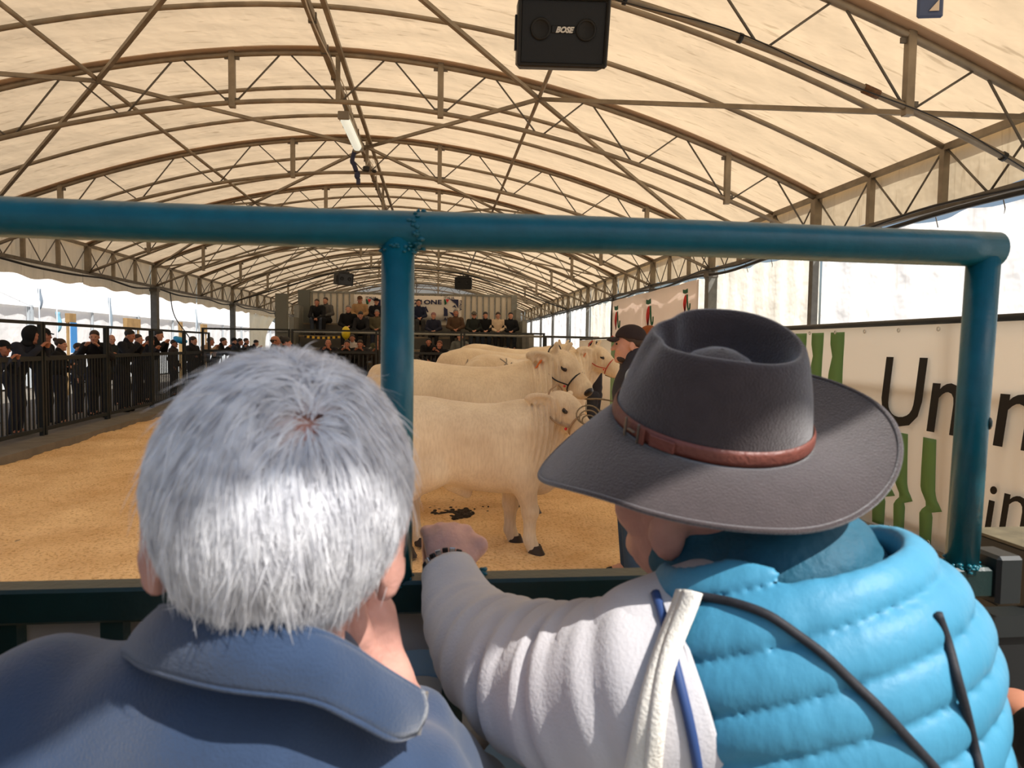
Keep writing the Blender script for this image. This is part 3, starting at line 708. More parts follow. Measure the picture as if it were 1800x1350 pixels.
# lower row: stems with a bulge, like bracket ends
for pa, pb, pc in ((1535, 1558, 905), (1570, 1590, 925), (1615, 1642, 940)):
    ya, yb = yz(pb, 880)[0], yz(pa, 880)[0]; w = yb-ya; c = (ya+yb)/2
    stripe([(0.22, c-w*.42, c+w*.42), (0.42, c-w*.45, c+w*.5), (0.46, c-w*.35, c+w*.3), (0.475, c-w*1.05, c+w*.1), (0.5, c-w*1.1, c+w*.0), (0.53, c-w*.75, c+w*.15), (0.6, c-w*.55, c+w*.5), (0.75, c-w*.5, c+w*.5), (0.98, c-w*.45, c+w*.45)], 'stripe', M_BANGREEN)
LX, LY = (0, -1, 0), (0, 0, 1)
def letters(body, px, py_base, h, bold=0.006):
    y, z = yz(px, py_base)
    return text_mesh(body, h, 'lettering', M_BLACKINK, (XF-0.062, y, z), LX, LY, sb, 0.002, bold, 0.12)
letters('Un', 1543, 741, 0.76, 0.004); letters('n', 1742, 780, 0.72, 0.004)
letters('i', 1728, 935, 0.5, 0.0); letters('n', 1755, 925, 0.5, 0.0)
ey = MB()
for y in np.arange(2.8, 6.8, 0.42):
    for z in (1.765, 0.235): ey.tube([(XF-0.055, y+0.014*math.cos(a), z+0.014*math.sin(a)) for a in np.linspace(0, 2*PI, 9)[:-1]], 0.005, 5, closed=True)
ey.build('eyelet', mat('bright_brass', (205, 205, 200), 0.35, 0.8), sb, True)
# farther right fence banners: green and pink stripes, and the rail
YB0 = 9.2
for nm, ya, yb, rgb, lb in (('striped_banner', 9.2, 11.6, (206, 128, 148), 'pink and white striped banner on the right fence behind the capped man'), ('striped_banner', 13.5, 17.5, (150, 186, 140), 'cream banner with a green striped end farther down the right fence')):
    t = thing(nm, lb, 'banner', (XF+0.5, (ya+yb)/2, 0.2))
    X_ = XF+0.5 if ya < 12 else XF+0.1
    MB().shell([[(X_+0.01*math.sin(y*9), y, z) for y in np.linspace(ya, yb, 30)] for z in (0.2, 1.0, 1.78)], 0.003).build('sheet', M_BANNER, t, True)
    n = 14 if ya < 12 else 4
    for k in range(n):
        y = ya+(yb-ya)*(k+0.25)/14*(1 if n == 14 else 0.6)
        MB().box((X_-0.012, y+0.04, 1.0), (0.004, (yb-ya)/28, 1.56)).build('stripe', mat('stripe_%d' % rgb[0], rgb, 0.6, trans=0.4), t)
    MB().tube([(X_+0.02, ya, 1.81), (X_+0.02, yb, 1.81)], 0.022, 8).build('top_rail', M_BLACKFENCE, t, True)
    for y in (ya+.03, yb-.03): MB().box((X_+0.03, y, 0.9), (0.05, 0.05, 1.8)).build('post', M_BLACKFENCE, t)
# ------------------------------------------------------------------ cattle
from mathutils.bvhtree import BVHTree
def cow_material(name, rgb, rgb2):
    m = bpy.data.materials.new(name); m.use_nodes = True; nt = m.node_tree; b = nt.nodes['Principled BSDF']
    b.inputs['Roughness'].default_value = 0.75; b.inputs['Specular IOR Level'].default_value = 0.2; b.inputs['Sheen Weight'].default_value = 0.25
    tc = nt.nodes.new('ShaderNodeTexCoord')
    n = nt.nodes.new('ShaderNodeTexNoise'); n.inputs['Scale'].default_value = 3.0; n.inputs['Detail'].default_value = 6; nt.links.new(tc.outputs['Object'], n.inputs['Vector'])
    r = nt.nodes.new('ShaderNodeValToRGB'); e = r.color_ramp.elements; e[0].position = 0.33; e[1].position = 0.62; e[0].color = (*lin(rgb2), 1); e[1].color = (*lin(rgb), 1); nt.links.new(n.outputs['Fac'], r.inputs['Fac'])
    mp = nt.nodes.new('ShaderNodeMapping'); mp.inputs['Scale'].default_value = (70, 70, 14); nt.links.new(tc.outputs['Object'], mp.inputs['Vector'])
    n2 = nt.nodes.new('ShaderNodeTexNoise'); n2.inputs['Scale'].default_value = 1.0; n2.inputs['Detail'].default_value = 3; nt.links.new(mp.outputs['Vector'], n2.inputs['Vector'])
    r2 = nt.nodes.new('ShaderNodeValToRGB'); r2.color_ramp.elements[0].position = 0.3; r2.color_ramp.elements[0].color = (0.82, 0.79, 0.76, 1); r2.color_ramp.elements[1].position = 0.6; r2.color_ramp.elements[1].color = (1, 1, 1, 1); nt.links.new(n2.outputs['Fac'], r2.inputs['Fac'])
    mu = nt.nodes.new('ShaderNodeMixRGB'); mu.blend_type = 'MULTIPLY'; mu.inputs['Fac'].default_value = 0.6; nt.links.new(r.outputs['Color'], mu.inputs['Color1']); nt.links.new(r2.outputs['Color'], mu.inputs['Color2']); nt.links.new(mu.outputs['Color'], b.inputs['Base Color'])
    bp = nt.nodes.new('ShaderNodeBump'); bp.inputs['Strength'].default_value = 0.35; bp.inputs['Distance'].default_value = 0.01; nt.links.new(n2.outputs['Fac'], bp.inputs['Height']); nt.links.new(bp.outputs['Normal'], b.inputs['Normal'])
    return m
M_COW = cow_material('cream_hide', (236, 216, 182), (214, 190, 156)); M_CALF = cow_material('pale_calf_hide', (230, 212, 184), (206, 184, 156))
M_NOSE = mat('dark_wet_nose', (38, 32, 32), 0.35); M_EYE = mat('dark_eye', (14, 11, 10), 0.12); M_LID = mat('dark_eyelid', (66, 54, 46), 0.6); M_HOOF = mat('dark_hoof', (58, 46, 38), 0.6, var=0.3)
M_TAGO = mat('orange_tag', (232, 120, 42), 0.5); M_HORN = mat('horn', (176, 150, 116), 0.5, var=0.4); M_EARIN = mat('pink_inner_ear', (198, 138, 108), 0.7, var=0.3)
M_BRAND = mat('grey_brand', (140, 130, 116), 0.8)
def cow(label, S, loc, yaw, poll, hyaw, hpitch, hroll=0.0, calf=False, XS=1.0, vox=0.017, headscale=1.0, tagside=-1, horns=False, brand=None, group=None):
    t = thing('calf' if calf else 'cow', label, 'cow' if not calf else 'calf', loc, yaw, group or 'pale cattle in the show ring')
    body = [(-.67, .92, .72, .03), (-.645, .965, .66, .10), (-.58, 1.01, .56, .16), (-.48, 1.035, .51, .195), (-.36, 1.03, .48, .215), (-.2, 1.005, .445, .235), (0, .985, .405, .25), (.16, .985, .39, .245), (.30, 1.0, .385, .215), (.42, .985, .40, .185), (.50, .94, .42, .15), (.565, .87, .47, .10), (.60, .80, .55, .04)]
    if not calf: body = [(x, zt, zb-0.03*math.exp(-((x)/.3)**2), w*1.12) for x, zt, zb, w in body]
    s = Sdf(); s.loft([(x*S, a*S, b_*S, w*S) for x, a, b_, w in body], k=.05*S)
    lg = 1.0 if not calf else 1.06
    for sy in (-1, 1):
        f = 0.05*sy
        # hind leg: thigh, stifle, hock pointing back, cannon, pastern
        s.cap(np.array((-.47, .10*sy, .78))*S, np.array((-.36, .155*sy, .56))*S, .155*S, .115*S, .07*S, ((0, 1, 0), 1.35))
        s.cap(np.array((-.36, .15*sy, .56))*S, np.array((-.55+f, .13*sy, .36))*S, .105*S, .058*S, .05*S)
        s.cap(np.array((-.50, .12*sy, .66))*S, np.array((-.565+f, .13*sy, .36))*S, .10*S, .045*S, .05*S)
        s.cap(np.array((-.555+f, .13*sy, .36))*S, np.array((-.525+f, .13*sy, .11))*S, .052*S*lg, .037*S*lg, .025*S)
        s.cap(np.array((-.525+f, .13*sy, .11))*S, np.array((-.49+f, .13*sy, .035))*S, .042*S*lg, .042*S*lg, .02*S)
        # front leg
        fx = .06*sy if calf else .03*sy
        s.cap(np.array((.40, .115*sy, .80))*S, np.array((.33-fx*.3, .145*sy, .50))*S, .13*S, .09*S, .06*S, ((0, 1, 0), 1.4))
        s.cap(np.array((.33-fx*.3, .14*sy, .52))*S, np.array((.345-fx, .125*sy, .29))*S, .085*S, .055*S, .04*S)
        s.ell(np.array((.35-fx, .125*sy, .28))*S, np.array((.054, .054, .06))*S*lg, None, .02*S)
        s.cap(np.array((.345-fx, .125*sy, .28))*S, np.array((.345-fx, .125*sy, .10))*S, .044*S*lg, .037*S*lg, .02*S)
        s.cap(np.array((.345-fx, .125*sy, .10))*S, np.array((.375-fx, .125*sy, .035))*S, .042*S*lg, .042*S*lg, .02*S)
    # brisket and sheath or udder fold
    s.ell(np.array((.50, 0, .47))*S, np.array((.12, .075, .10))*S, None, .06*S)
    s.cap(np.array((-.20, 0, .45))*S, np.array((-.07, 0, .375))*S, .05*S, .03*S, .05*S)
    # tail
    s.chain([np.array(q)*S for q in ((-.63, 0, .95), (-.69, 0, .86), (-.70, 0, .6), (-.69, 0, .36))], [.04*S, .03*S, .02*S, .022*S], .03*S)
    pl_ = np.array(poll)
    # neck
    nb_ = np.array((.36, 0, .80)); ne = pl_+np.array((-.06, 0, -.10))
    s.cap(nb_*S, ne*S, .205*S, .115*S, .07*S, ((0, 1, 0), 1.45))
    s.cap(np.array((.47, 0, .56))*S, (pl_+np.array((0.02, 0, -.19)))*S, .10*S, .07*S, .06*S, ((0, 1, 0), 1.7))
    # head
    if XS != 1.0:
        for p in s.p:
            if p[0] == 'l': p[1][:, 0] *= XS
            else:
                p[1] = p[1]*np.array((XS, 1, 1))
                if p[0] == 'c': p[2] = p[2]*np.array((XS, 1, 1))
    pl_ = pl_*np.array((XS, 1, 1))
    i0 = len(s.p); K = S*headscale
    R = rz(hyaw) @ ry(hpitch) @ rx(hroll)
    s.ell(np.array((.055, 0, -.055))*K, np.array((.105, .083, .088))*K, None, .03*S)
    s.ell(np.array((.075, 0, -.005))*K, np.array((.10, .078, .042))*K, None, .03*S)
    s.cap(np.array((.09, 0, -.04))*K, np.array((.27, 0, -.058))*K, .079*K, .054*K, .03*S)
    s.cap(np.array((.04, 0, -.12))*K, np.array((.26, 0, -.108))*K, .062*K, .042*K, .03*S)
    s.ell(np.array((.295, 0, -.078))*K, np.array((.042, .06, .06))*K, None, .025*S)
    for sy in (-1, 1):
        s.ell(np.array((.085, .048*sy, -.10))*K, np.array((.075, .036, .062))*K, None, .03*S)
        s.ell(np.array((.118, .066*sy, -.008))*K, np.array((.034, .018, .022))*K, None, .02*S)
        Re = rz(sy*0.55) @ rx(-sy*0.25)
        s.ell(np.array((-.025, .155*sy, -.045))*K, np.array((.026, .095, .045))*K, Re, .015*S)
        s.ell(np.array((-.005, .165*sy, -.045))*K, np.array((.014, .065, .027))*K, Re, .012*S, 0, True)
        if horns: s.cap(np.array((.0, .06*sy, .02))*K, np.array((-.005, .085*sy, .07))*K, .022*K, .016*K, .012*S)
    pw = pl_*S
    s.xf(R, pw, (0, 0, 0), i0)
    def disp(X, Y, Z):
        x, z, y = X/S, Z/S, Y/S
        mk = np.clip((x-.33*XS)/.08, 0, 1)*np.clip((pl_[0]+.03-x)/.05, 0, 1)*np.clip((z-.56)/.1, 0, 1)*np.clip((pl_[2]-.02-z)/.05, 0, 1)
        w = np.sin(2*PI*(x-.10*(z-.8)+.5*(z-.8)**2)/.040+.5*np.sin(z*6))
        rib = np.clip(1-np.abs(x+.02)/.28, 0, 1)*np.clip((z-.5)/.1, 0, 1)*np.clip((.9-z)/.1, 0, 1)*np.sin(2*PI*(x+.12*z)/.085)*.0016
        return (0.013*w*mk+rib)*S + 0*Y
    o = sdf_obj('body', s, vox, M_CALF if calf else M_COW, t, disp=disp, smooth=2)
    H = lambda q: pw+R @ (np.array(q)*K)
    for sy in (-1, 1):
        e = MB().ball(H((.128, .079*sy, -.026)), np.array((.019, .0105, .0115))*K, 12, R).build('eye', M_EYE, t, True, local=True)
        MB().ball(H((.128, .0765*sy, -.024)), np.array((.027, .0105, .017))*K, 12, R).build('eyelid', M_LID, e, True, local=True)
    nz = MB().ball(H((.325, 0, -.062)), np.array((.02, .046, .034))*K, 12, R).build('nose', M_NOSE, t, True, local=True, label='dark wet nose')
    hx = MB()
    for sx, sy in ((-1, -1), (-1, 1), (1, -1), (1, 1)):
        x, y = ((-.475+.05*sy), .13*sy) if sx < 0 else ((.39-(.06 if calf else .03)*sy), .125*sy)
        hb = MB(); rp = [(.062, 0), (.056, .03), (.043, .06)]
        for dy in (-.018, .018):
            ang = np.linspace(0, 2*PI, 10, endpoint=False)
            G = [[((x+(r*math.cos(a)*.9)+(.012 if z < .01 else 0))*S, (y+dy+r*.62*math.sin(a))*S, (z-.002)*S) for a in ang] for r, z in rp]
            G = [[(q_[0]+x*S*(XS-1), q_[1], q_[2]) for q_ in r_] for r_ in G]; hb.grid(G, wrapv=True); hb.add([G[-1][j] for j in range(10)], [tuple(range(10))])
        hb.build('hoof', M_HOOF, t, True, local=True, kind='stuff' if False else None)
    for sy in ((tagside,) if tagside in (-1, 1) else (-1, 1)):
        MB().box(H((-.0, .15*sy, -.085)), np.array((.006, .05, .06))*K, R @ rz(-sy*0.3), .002*K).build('ear_tag', M_TAGO, t, local=True)
    if brand is not None:
        me = o.data; bvh = BVHTree.FromPolygons([v.co[:] for v in me.vertices], [tuple(p.vertices) for p in me.polygons])
        bb = MB()
        for (xa, za), (xb, zb) in brand:
            pts = []
            for u in np.linspace(0, 1, 6):
                q = Vector(((xa+(xb-xa)*u)*S, -1.0*S, (za+(zb-za)*u)*S)); h = bvh.ray_cast(q, Vector((0, 1, 0.0)))
                if h[0] is not None: pts.append(np.array(h[0])+np.array(h[1])*0.001)
            if len(pts) > 2: bb.tube(np.array(pts), 0.008, 5)
        bb.build('brand_mark', M_BRAND, t, True, local=True, label='grey brand on the rump')
    t['_h'] = 0; del t['_h']
    Ry = rz(yaw)
    return t, (lambda q: np.array(loc)+Ry @ H(q))
def halter(label, Hf, m, rope_to=None, tangle=0):
    c = Hf((.1, 0, -.05)); t = thing('halter', label, 'halter', c, group=None)
    ring = [Hf((.215, .073*math.cos(a), -.072+.078*math.sin(a))) for a in np.linspace(0, 2*PI, 17)[:-1]]
    MB().tube(np.array(ring), .0075, 6, closed=True).build('noseband', m, t, True)
    for sy in (-1, 1):
        MB().tube(catmull([Hf((.215, .072*sy, -.09)), Hf((.12, .098*sy, -.115)), Hf((.03, .102*sy, -.09)), Hf((-.035, .07*sy, 0.0)), Hf((-.05, 0, .045))], 18), .007, 6).build('cheek_strap', m, t, True)
        MB().ball(Hf((.2, .078*sy, -.11)), (.012, .012, .012), 8).build('ring_knot', M_RED, t, True)
    if rope_to is not None:
        MB().tube(catmull([Hf((.22, 0, -.16)), Hf((.3, .06, -.14)), *rope_to], 40), .009, 6).build('lead_rope', mat('grey_rope', (150, 136, 112), 0.9, var=0.4, vscale=60), t, True)
    for k in range(tangle):
        r = .05+.02*k; a = np.linspace(0, 2*PI*0.9, 20); ct = Hf((.27, -.03, .01))
        MB().tube([ct+np.array((r*math.cos(x), -.05+.01*k, r*.8*math.sin(x)+.02*k)) for x in a], .006, 6).build('rope_coil', mat('grey_rope', (150, 136, 112)), t, True)
    return t
M_ROPE = mat('tan_rope', (170, 140, 110), 0.85, var=0.3, vscale=50)
S1 = 1.17
pc = at(832, 700, 5.3)
calf, Hc = cow('pale cream calf standing side on in front of the other cattle, looking at the camera', S1, (pc[0]+.03, 5.3, 0), 0.0, (.64, -.04, 1.05), math.radians(-47), math.radians(33), calf=True, XS=.86, vox=0.0115, headscale=1.06, tagside=1)
S2 = 1.42
pb = at(850, 640, 6.55)
cowB, Hb = cow('large cream cow standing right behind the calf with its head above it', S2, (pb[0]-0.12, 6.6, 0), 0.0, (.60, -.03, 1.085), math.radians(-43), math.radians(36), vox=0.0135, headscale=1.06, horns=True, tagside=-1, brand=[((-.50, .93), (-.44, .99)), ((-.54, .91), (-.49, .97)), ((-.50, .97), (-.45, .92))])
S3 = 1.46
def rump_at(px, py, Y, S, yaw): p = at(px, py, Y); return (p[0]+math.cos(yaw)*.66*S, Y+math.sin(yaw)*.66*S, 0)
cowC, H3 = cow('cream cow whose branded rump shows between the big cow and the rump farther left', S3, rump_at(836, 660, 7.4, S3, 1.0), 1.0, (.70, .1, 1.0), 0.3, math.radians(36), vox=0.02, brand=[((-.52, .95), (-.42, 1.0)), ((-.54, .92), (-.40, .97)), ((-.50, 1.0), (-.47, .93))])
S4 = 1.52
cowD, H4 = cow('cream cow with a red rope halter, its small branded rump left of the others', S4, rump_at(790, 640, 8.7, S4, .36), .36, (.66, -.06, 1.05), math.radians(-52), math.radians(30), XS=1.12, vox=0.02, horns=True, brand=[((-.60, .88), (-.57, .94)), ((-.56, .88), (-.53, .94))])
S5 = 1.58
cowE, H5 = cow('cream cow farthest back, its small head showing over the backs', S5, rump_at(806, 640, 10.6, S5, .5), .5, (.62, -.03, 1.02), math.radians(-75), math.radians(20), vox=0.022, horns=True)
halter('thin rope halter with red knots on the calf', Hc, M_ROPE, [Hc((.36, .25, -.05)), Hc((.40, .42, 0.02))], 3)
halter('black leather halter on the large cow behind the calf', Hb, M_CABLE, [Hb((.34, .2, -.12)), Hb((.42, .36, -.1))], 0)
halter('red rope halter on the cow beside the capped man', H4, mat('red_rope', (176, 62, 44), 0.8), [H4((.42, .2, -.05)), H4((.5, .3, 0))], 0)
# droppings on the sawdust
dp = floor_at(800, 905); dung = thing('dung_patch', 'dark dung patch on the sawdust behind the calf front legs', 'dung', (dp[0], dp[1], 0))
db = MB()
for k in range(120):
    a = RNG.uniform(0, 2*PI); r = RNG.uniform(0, 1)**.75
    db.ball((dp[0]+.19*r*math.cos(a)-.02, dp[1]+.22*r*math.sin(a), .012), (RNG.uniform(.02, .045), RNG.uniform(.02, .05), RNG.uniform(.008, .022)), 7)
db.build('clod', mat('dung_brown', (46, 34, 20), 0.8, var=0.5, vscale=40), dung, True, kind='stuff')
db = MB()
for k in range(26): db.ball((dp[0]+RNG.uniform(-.25, .35), dp[1]+RNG.uniform(-.1, .75), .008), (RNG.uniform(.008, .02), RNG.uniform(.01, .025), .008), 6)
db.build('crumb', mat('dung_brown', (46, 34, 20)), dung, True, kind='stuff')
# ------------------------------------------------------------------ people in the ring, at the fences and on the grandstand
M_SKIN = mat('skin', (206, 150, 124), 0.55, var=0.12, vscale=30, sub=0.08)
M_SKIN2 = mat('tanned_skin', (184, 124, 98), 0.55, var=0.12, vscale=30, sub=0.08)
M_LIP = mat('lips', (176, 98, 88), 0.5)
M_WEYE = mat('eye_dark', (30, 24, 22), 0.2)
def cloth(rgb): return mat('cloth_%d_%d_%d' % rgb, rgb, 0.85, var=0.22, vscale=9, bump=0.25, bscale=16, spec=0.2)
HAIRM = {'black': (24, 20, 19), 'brown': (58, 40, 30), 'grey': (128, 122, 118), 'white': (196, 192, 188), 'fair': (120, 88, 58), 'ginger': (112, 62, 38)}
def hairm(k): return mat('hair_'+k, HAIRM[k], 0.6, var=0.35, vscale=60, stretch=(1, 1, 0.2), bump=0.3, bscale=90)
def head_prims(s):
    s.ell((0, -.008, .035), (.075, .093, .08), None, .02); s.ell((0, .022, -.03), (.062, .07, .085), None, .025)
    s.ell((0, .04, -.085), (.046, .045, .032), None, .025); s.ell((0, .078, -.102), .02, None, .02)
    s.cap((0, .092, .004), (0, .113, -.032), .009, .014, .012); s.cap((-.04, .078, .022), (.04, .078, .022), .013, .013, .015)
    for sx in (-1, 1):
        s.ell((sx*.038, .068, -.03), .022, None, .02); s.ell((sx*.078, -.006, -.012), (.011, .021, .033), rz(-sx*.35), .008)
    s.ell((0, .092, -.066), (.023, .009, .009), None, .006, 1)
def hand_prims(s, w, d, side, curl=0.5, sc=1.0):     # wrist, pointing direction, thumb side
    d = np.array(d, float); d /= np.linalg.norm(d); up = np.array([0, 0, 1.0]); sd = np.cross(d, up); n_ = np.linalg.norm(sd)
    sd = np.array([1.0, 0, 0]) if n_ < .15 else sd/n_
    nn = np.cross(sd, d); w = np.array(w, float)
    s.cap(w, w+d*.075*sc, .026*sc, .034*sc, .015, (nn, 1.6))
    for k, (o, l) in enumerate(((-.027, .072), (-.009, .082), (.010, .077), (.027, .06))):
        a = w+d*.085*sc+sd*o*sc; b = a+(d*(1-curl*.4)-nn*curl*.5)*l*.55*sc; c = b+(d*(.8-curl)-nn*curl)*l*.5*sc
        s.chain([a, b, c], [.0105*sc, .0098*sc, .0085*sc], .004)
    a = w+d*.03*sc+sd*side*.028*sc; b = a+(d*.7+sd*side*.75)*.04*sc; s.chain([a, b, b+(d*.9-nn*.3)*.035*sc], [.013*sc, .011*sc, .009*sc], .006)
POSES = {
    'stand': dict(pel=(0, 0, .95), che=(0, .01, 1.30), nek=(0, .01, 1.46), hed=(0, .035, 1.60), el=((-.25, -.02, 1.13), (.25, -.02, 1.13)), wr=((-.24, .10, .92), (.24, .10, .92)), kn=((-.10, .02, .50), (.10, .02, .50)), an=((-.10, 0, .08), (.11, 0, .08))),
    'lean': dict(pel=(0, -.12, .93), che=(0, .04, 1.27), nek=(0, .12, 1.42), hed=(0, .18, 1.54), el=((-.27, .20, 1.16), (.27, .20, 1.16)), wr=((-.10, .33, 1.36), (.12, .35, 1.37)), kn=((-.10, -.08, .49), (.10, -.02, .50)), an=((-.10, -.12, .08), (.11, -.10, .08))),
    'phone': dict(pel=(0, -.08, .94), che=(0, .0, 1.29), nek=(0, .03, 1.45), hed=(0, .08, 1.58), el=((-.26, .10, 1.16), (.27, .14, 1.18)), wr=((-.06, .32, 1.37), (.12, .31, 1.42)), kn=((-.10, -.02, .50), (.10, -.02, .50)), an=((-.10, -.05, .08), (.11, -.05, .08))),
    'fold': dict(pel=(0, 0, .95), che=(0, -.01, 1.30), nek=(0, .0, 1.46), hed=(0, .03, 1.60), el=((-.27, .05, 1.10), (.27, .05, 1.10)), wr=((.08, .20, 1.16), (-.08, .19, 1.20)), kn=((-.10, .02, .50), (.10, .02, .50)), an=((-.10, 0, .08), (.11, 0, .08))),
    'sit': dict(pel=(0, 0, .54), che=(0, .02, .88), nek=(0, .04, 1.04), hed=(0, .075, 1.18), el=((-.25, .05, .74), (.25, .05, .74)), wr=((-.06, .27, .66), (.06, .27, .64)), kn=((-.11, .42, .52), (.11, .42, .52)), an=((-.10, .42, .08), (.11, .42, .08))),
    'sit_fwd': dict(pel=(0, 0, .54), che=(0, .16, .84), nek=(0, .25, .97), hed=(0, .31, 1.10), el=((-.23, .32, .64), (.23, .32, .64)), wr=((-.04, .50, .56), (.04, .50, .55)), kn=((-.15, .42, .52), (.15, .42, .52)), an=((-.13, .42, .08), (.13, .42, .08))),
    'hold': dict(pel=(0, 0, .95), che=(0, .01, 1.30), nek=(0, .02, 1.46), hed=(0, .05, 1.60), el=((-.26, .06, 1.10), (.24, .12, 1.10)), wr=((-.14, .34, 1.10), (.10, .36, 1.12)), kn=((-.10, .02, .50), (.10, .02, .50)), an=((-.10, 0, .08), (.12, 0, .08))),
    'hold_close': dict(pel=(0, 0, .95), che=(0, .01, 1.30), nek=(0, .02, 1.46), hed=(0, .05, 1.60), el=((-.26, -.06, 1.08), (.25, -.06, 1.08)), wr=((-.20, .17, 1.02), (.14, .18, 1.04)), kn=((-.10, .02, .50), (.10, .02, .50)), an=((-.10, 0, .08), (.12, 0, .08))),
}
PC = {}
def pose_data(pose, hy, hp):
    key = (pose, hy, hp)
    if key in PC: return PC[key]
    p = {k: np.array(v, float) for k, v in POSES[pose].items()}
    R = rz(math.radians(hy)) @ rx(math.radians(hp))
    bk = 'B', key; b = Sdf()
    head_prims(b); b.xf(R, p['hed'])
    base = p['nek']; b.cap(base-(0, 0, .05), p['hed']+R @ np.array((0, -.02, -.05)), .058, .052, .025)
    b.cap(p['pel'], p['che'], .125, .145, .05, ((0, 1, 0), 1.35)); b.cap(p['che'], base-(0, 0, .04), .12, .07, .05, ((0, 1, 0), 1.3))
    sh = [p['che']+np.array((sx*.175, 0.0, .09)) for sx in (-1, 1)]; hp_ = [p['pel']+np.array((sx*.09, 0, -.03)) for sx in (-1, 1)]
    for i, sx in enumerate((-1, 1)):
        b.chain([p['che']+np.array((sx*.09, 0, .08)), sh[i], p['el'][i], p['wr'][i]], [.07, .055, .042, .028], .02)
        d = p['wr'][i]-p['el'][i]; hand_prims(b, p['wr'][i], d, -sx, .6)
        b.chain([hp_[i], p['kn'][i], p['an'][i]], [.085, .058, .04], .03); b.cap(p['an'][i], p['an'][i]+np.array((0, .1, -.03)), .04, .032, .02)
    def md(s, vox): V, Q, F = s.mesh(vox, smooth=1); return V, Q, F
    def me(name, s, vox, n=1):
        V, Q, F = md(s, vox); o = mesh_obj(name, V, Q, [M_SKIN]*n, None, True, matidx=F if n > 1 else None); m = o.data; bpy.data.objects.remove(o); return m
    out = {'hed': p['hed'], 'R': R, 'body': me('body', b, .0115, 2)}
    j = Sdf()
    hem = p['pel']+np.array((0, 0, -.06 if pose[:3] != 'sit' else 0.0))
    j.cap(hem, p['che'], .158, .168, .05, ((0, 1, 0), 1.32)); j.cap(p['che'], base-(0, 0, .05), .145, .09, .05, ((0, 1, 0), 1.25))
    for i, sx in enumerate((-1, 1)):
        w = p['el'][i]+(p['wr'][i]-p['el'][i])*.93
        j.chain([p['che']+np.array((sx*.09, 0, .08)), sh[i], p['el'][i], w], [.085, .078, .062, .046], .03)
    j.cap(base-(0, .01, .03), base+np.array((0, .005, .035)), .078, .074, .02)
    out['jacket'] = me('jacket', j, .0155)
    t = Sdf()
    for i in (0, 1):
        t.chain([hp_[i], p['kn'][i], p['an'][i]+np.array((0, 0, .02))], [.105, .078, .06], .03)
    t.cap(hp_[0], hp_[1], .11, .11, .04); out['trousers'] = me('trousers', t, .0165)
    sh_ = []
    for i in (0, 1):
        f = Sdf(); a = p['an'][i]; f.cap(a+np.array((0, -.03, -.03)), a+np.array((0, .13, -.045)), .05, .038, .02, ((1, 0, 0), 1.15)); sh_.append(me('shoe', f, .013))
    out['shoe'] = sh_
    PC[key] = out; return out
HS = {}
def hair_mesh(style):
    if style in HS: return HS[style]
    s = Sdf(); clip = None
    if style in ('short', 'long', 'bun', 'pony'):
        s.ell((0, -.012, .042), (.083, .102, .087), None, .01); clip = lambda X, Y, Z: (0.010+.62*Y+.0*X)-Z if style == 'short' else (-.02+.72*Y)-Z
    if style == 'bald':
        s.ell((0, -.014, .03), (.082, .098, .08), None, .01); clip = lambda X, Y, Z: np.maximum(np.maximum(-.045-Z, Z-.035+0*X), Y-.03)
    if style == 'long':
        s.cap((0, -.075, .03), (0, -.09, -.2), .075, .06, .03, ((0, 1, 0), 1.7)); clip = lambda X, Y, Z: np.where(Y > -.02, (-.02+.72*Y)-Z, -1.0)+0*X
    if style == 'bun': s.ell((0, -.1, .10), .042, None, .015)
    if style == 'pony': s.cap((0, -.1, .05), (0, -.16, -.13), .035, .02, .02)
    if style == 'hood':
        s.ell((0, -.03, .02), (.115, .125, .14), None, .02); s.ell((0, -.06, -.14), (.12, .09, .06), None, .05); s.ell((0, .11, .0), (.075, .12, .115), None, .02, 0, True)
        clip = None
    if style == 'beanie':
        s.ell((0, -.01, .045), (.09, .107, .098), None, .01); clip = lambda X, Y, Z: (.022+.25*Y)-Z+0*X
    V, Q, F = s.mesh(.0085, None, clip, 1); o = mesh_obj('hair', V, Q, hairm('black'), None, True); HS[style] = o.data; bpy.data.objects.remove(o); return HS[style]
def cap_meshes():
    if 'cap' in HS: return HS['cap']
    s = Sdf(); s.ell((0, -.01, .045), (.088, .106, .09), None, .01)
    V, Q, F = s.mesh(.0085, None, lambda X, Y, Z: (.035+.15*Y)-Z+0*X, 1); o = mesh_obj('cap', V, Q, hairm('black'), None, True); a = o.data; bpy.data.objects.remove(o)
    G = [[((.078-.012*u)*math.sin(t)*(1), .075+u*.075*max(.15, math.cos(t)), .052-.02*u-.02*abs(math.sin(t))**2) for t in np.linspace(-1.25, 1.25, 13)] for u in np.linspace(0, 1, 5)]
    mb = MB(); mb.shell(G, .004); o = mb.build('cap_brim', hairm('black'), None, True); b = o.data; bpy.data.objects.remove(o)
    HS['cap'] = (a, b); return HS['cap']
EYEM = None
def setm(o, m, i=0):
    o.material_slots[i].link = 'OBJECT'; o.material_slots[i].material = m
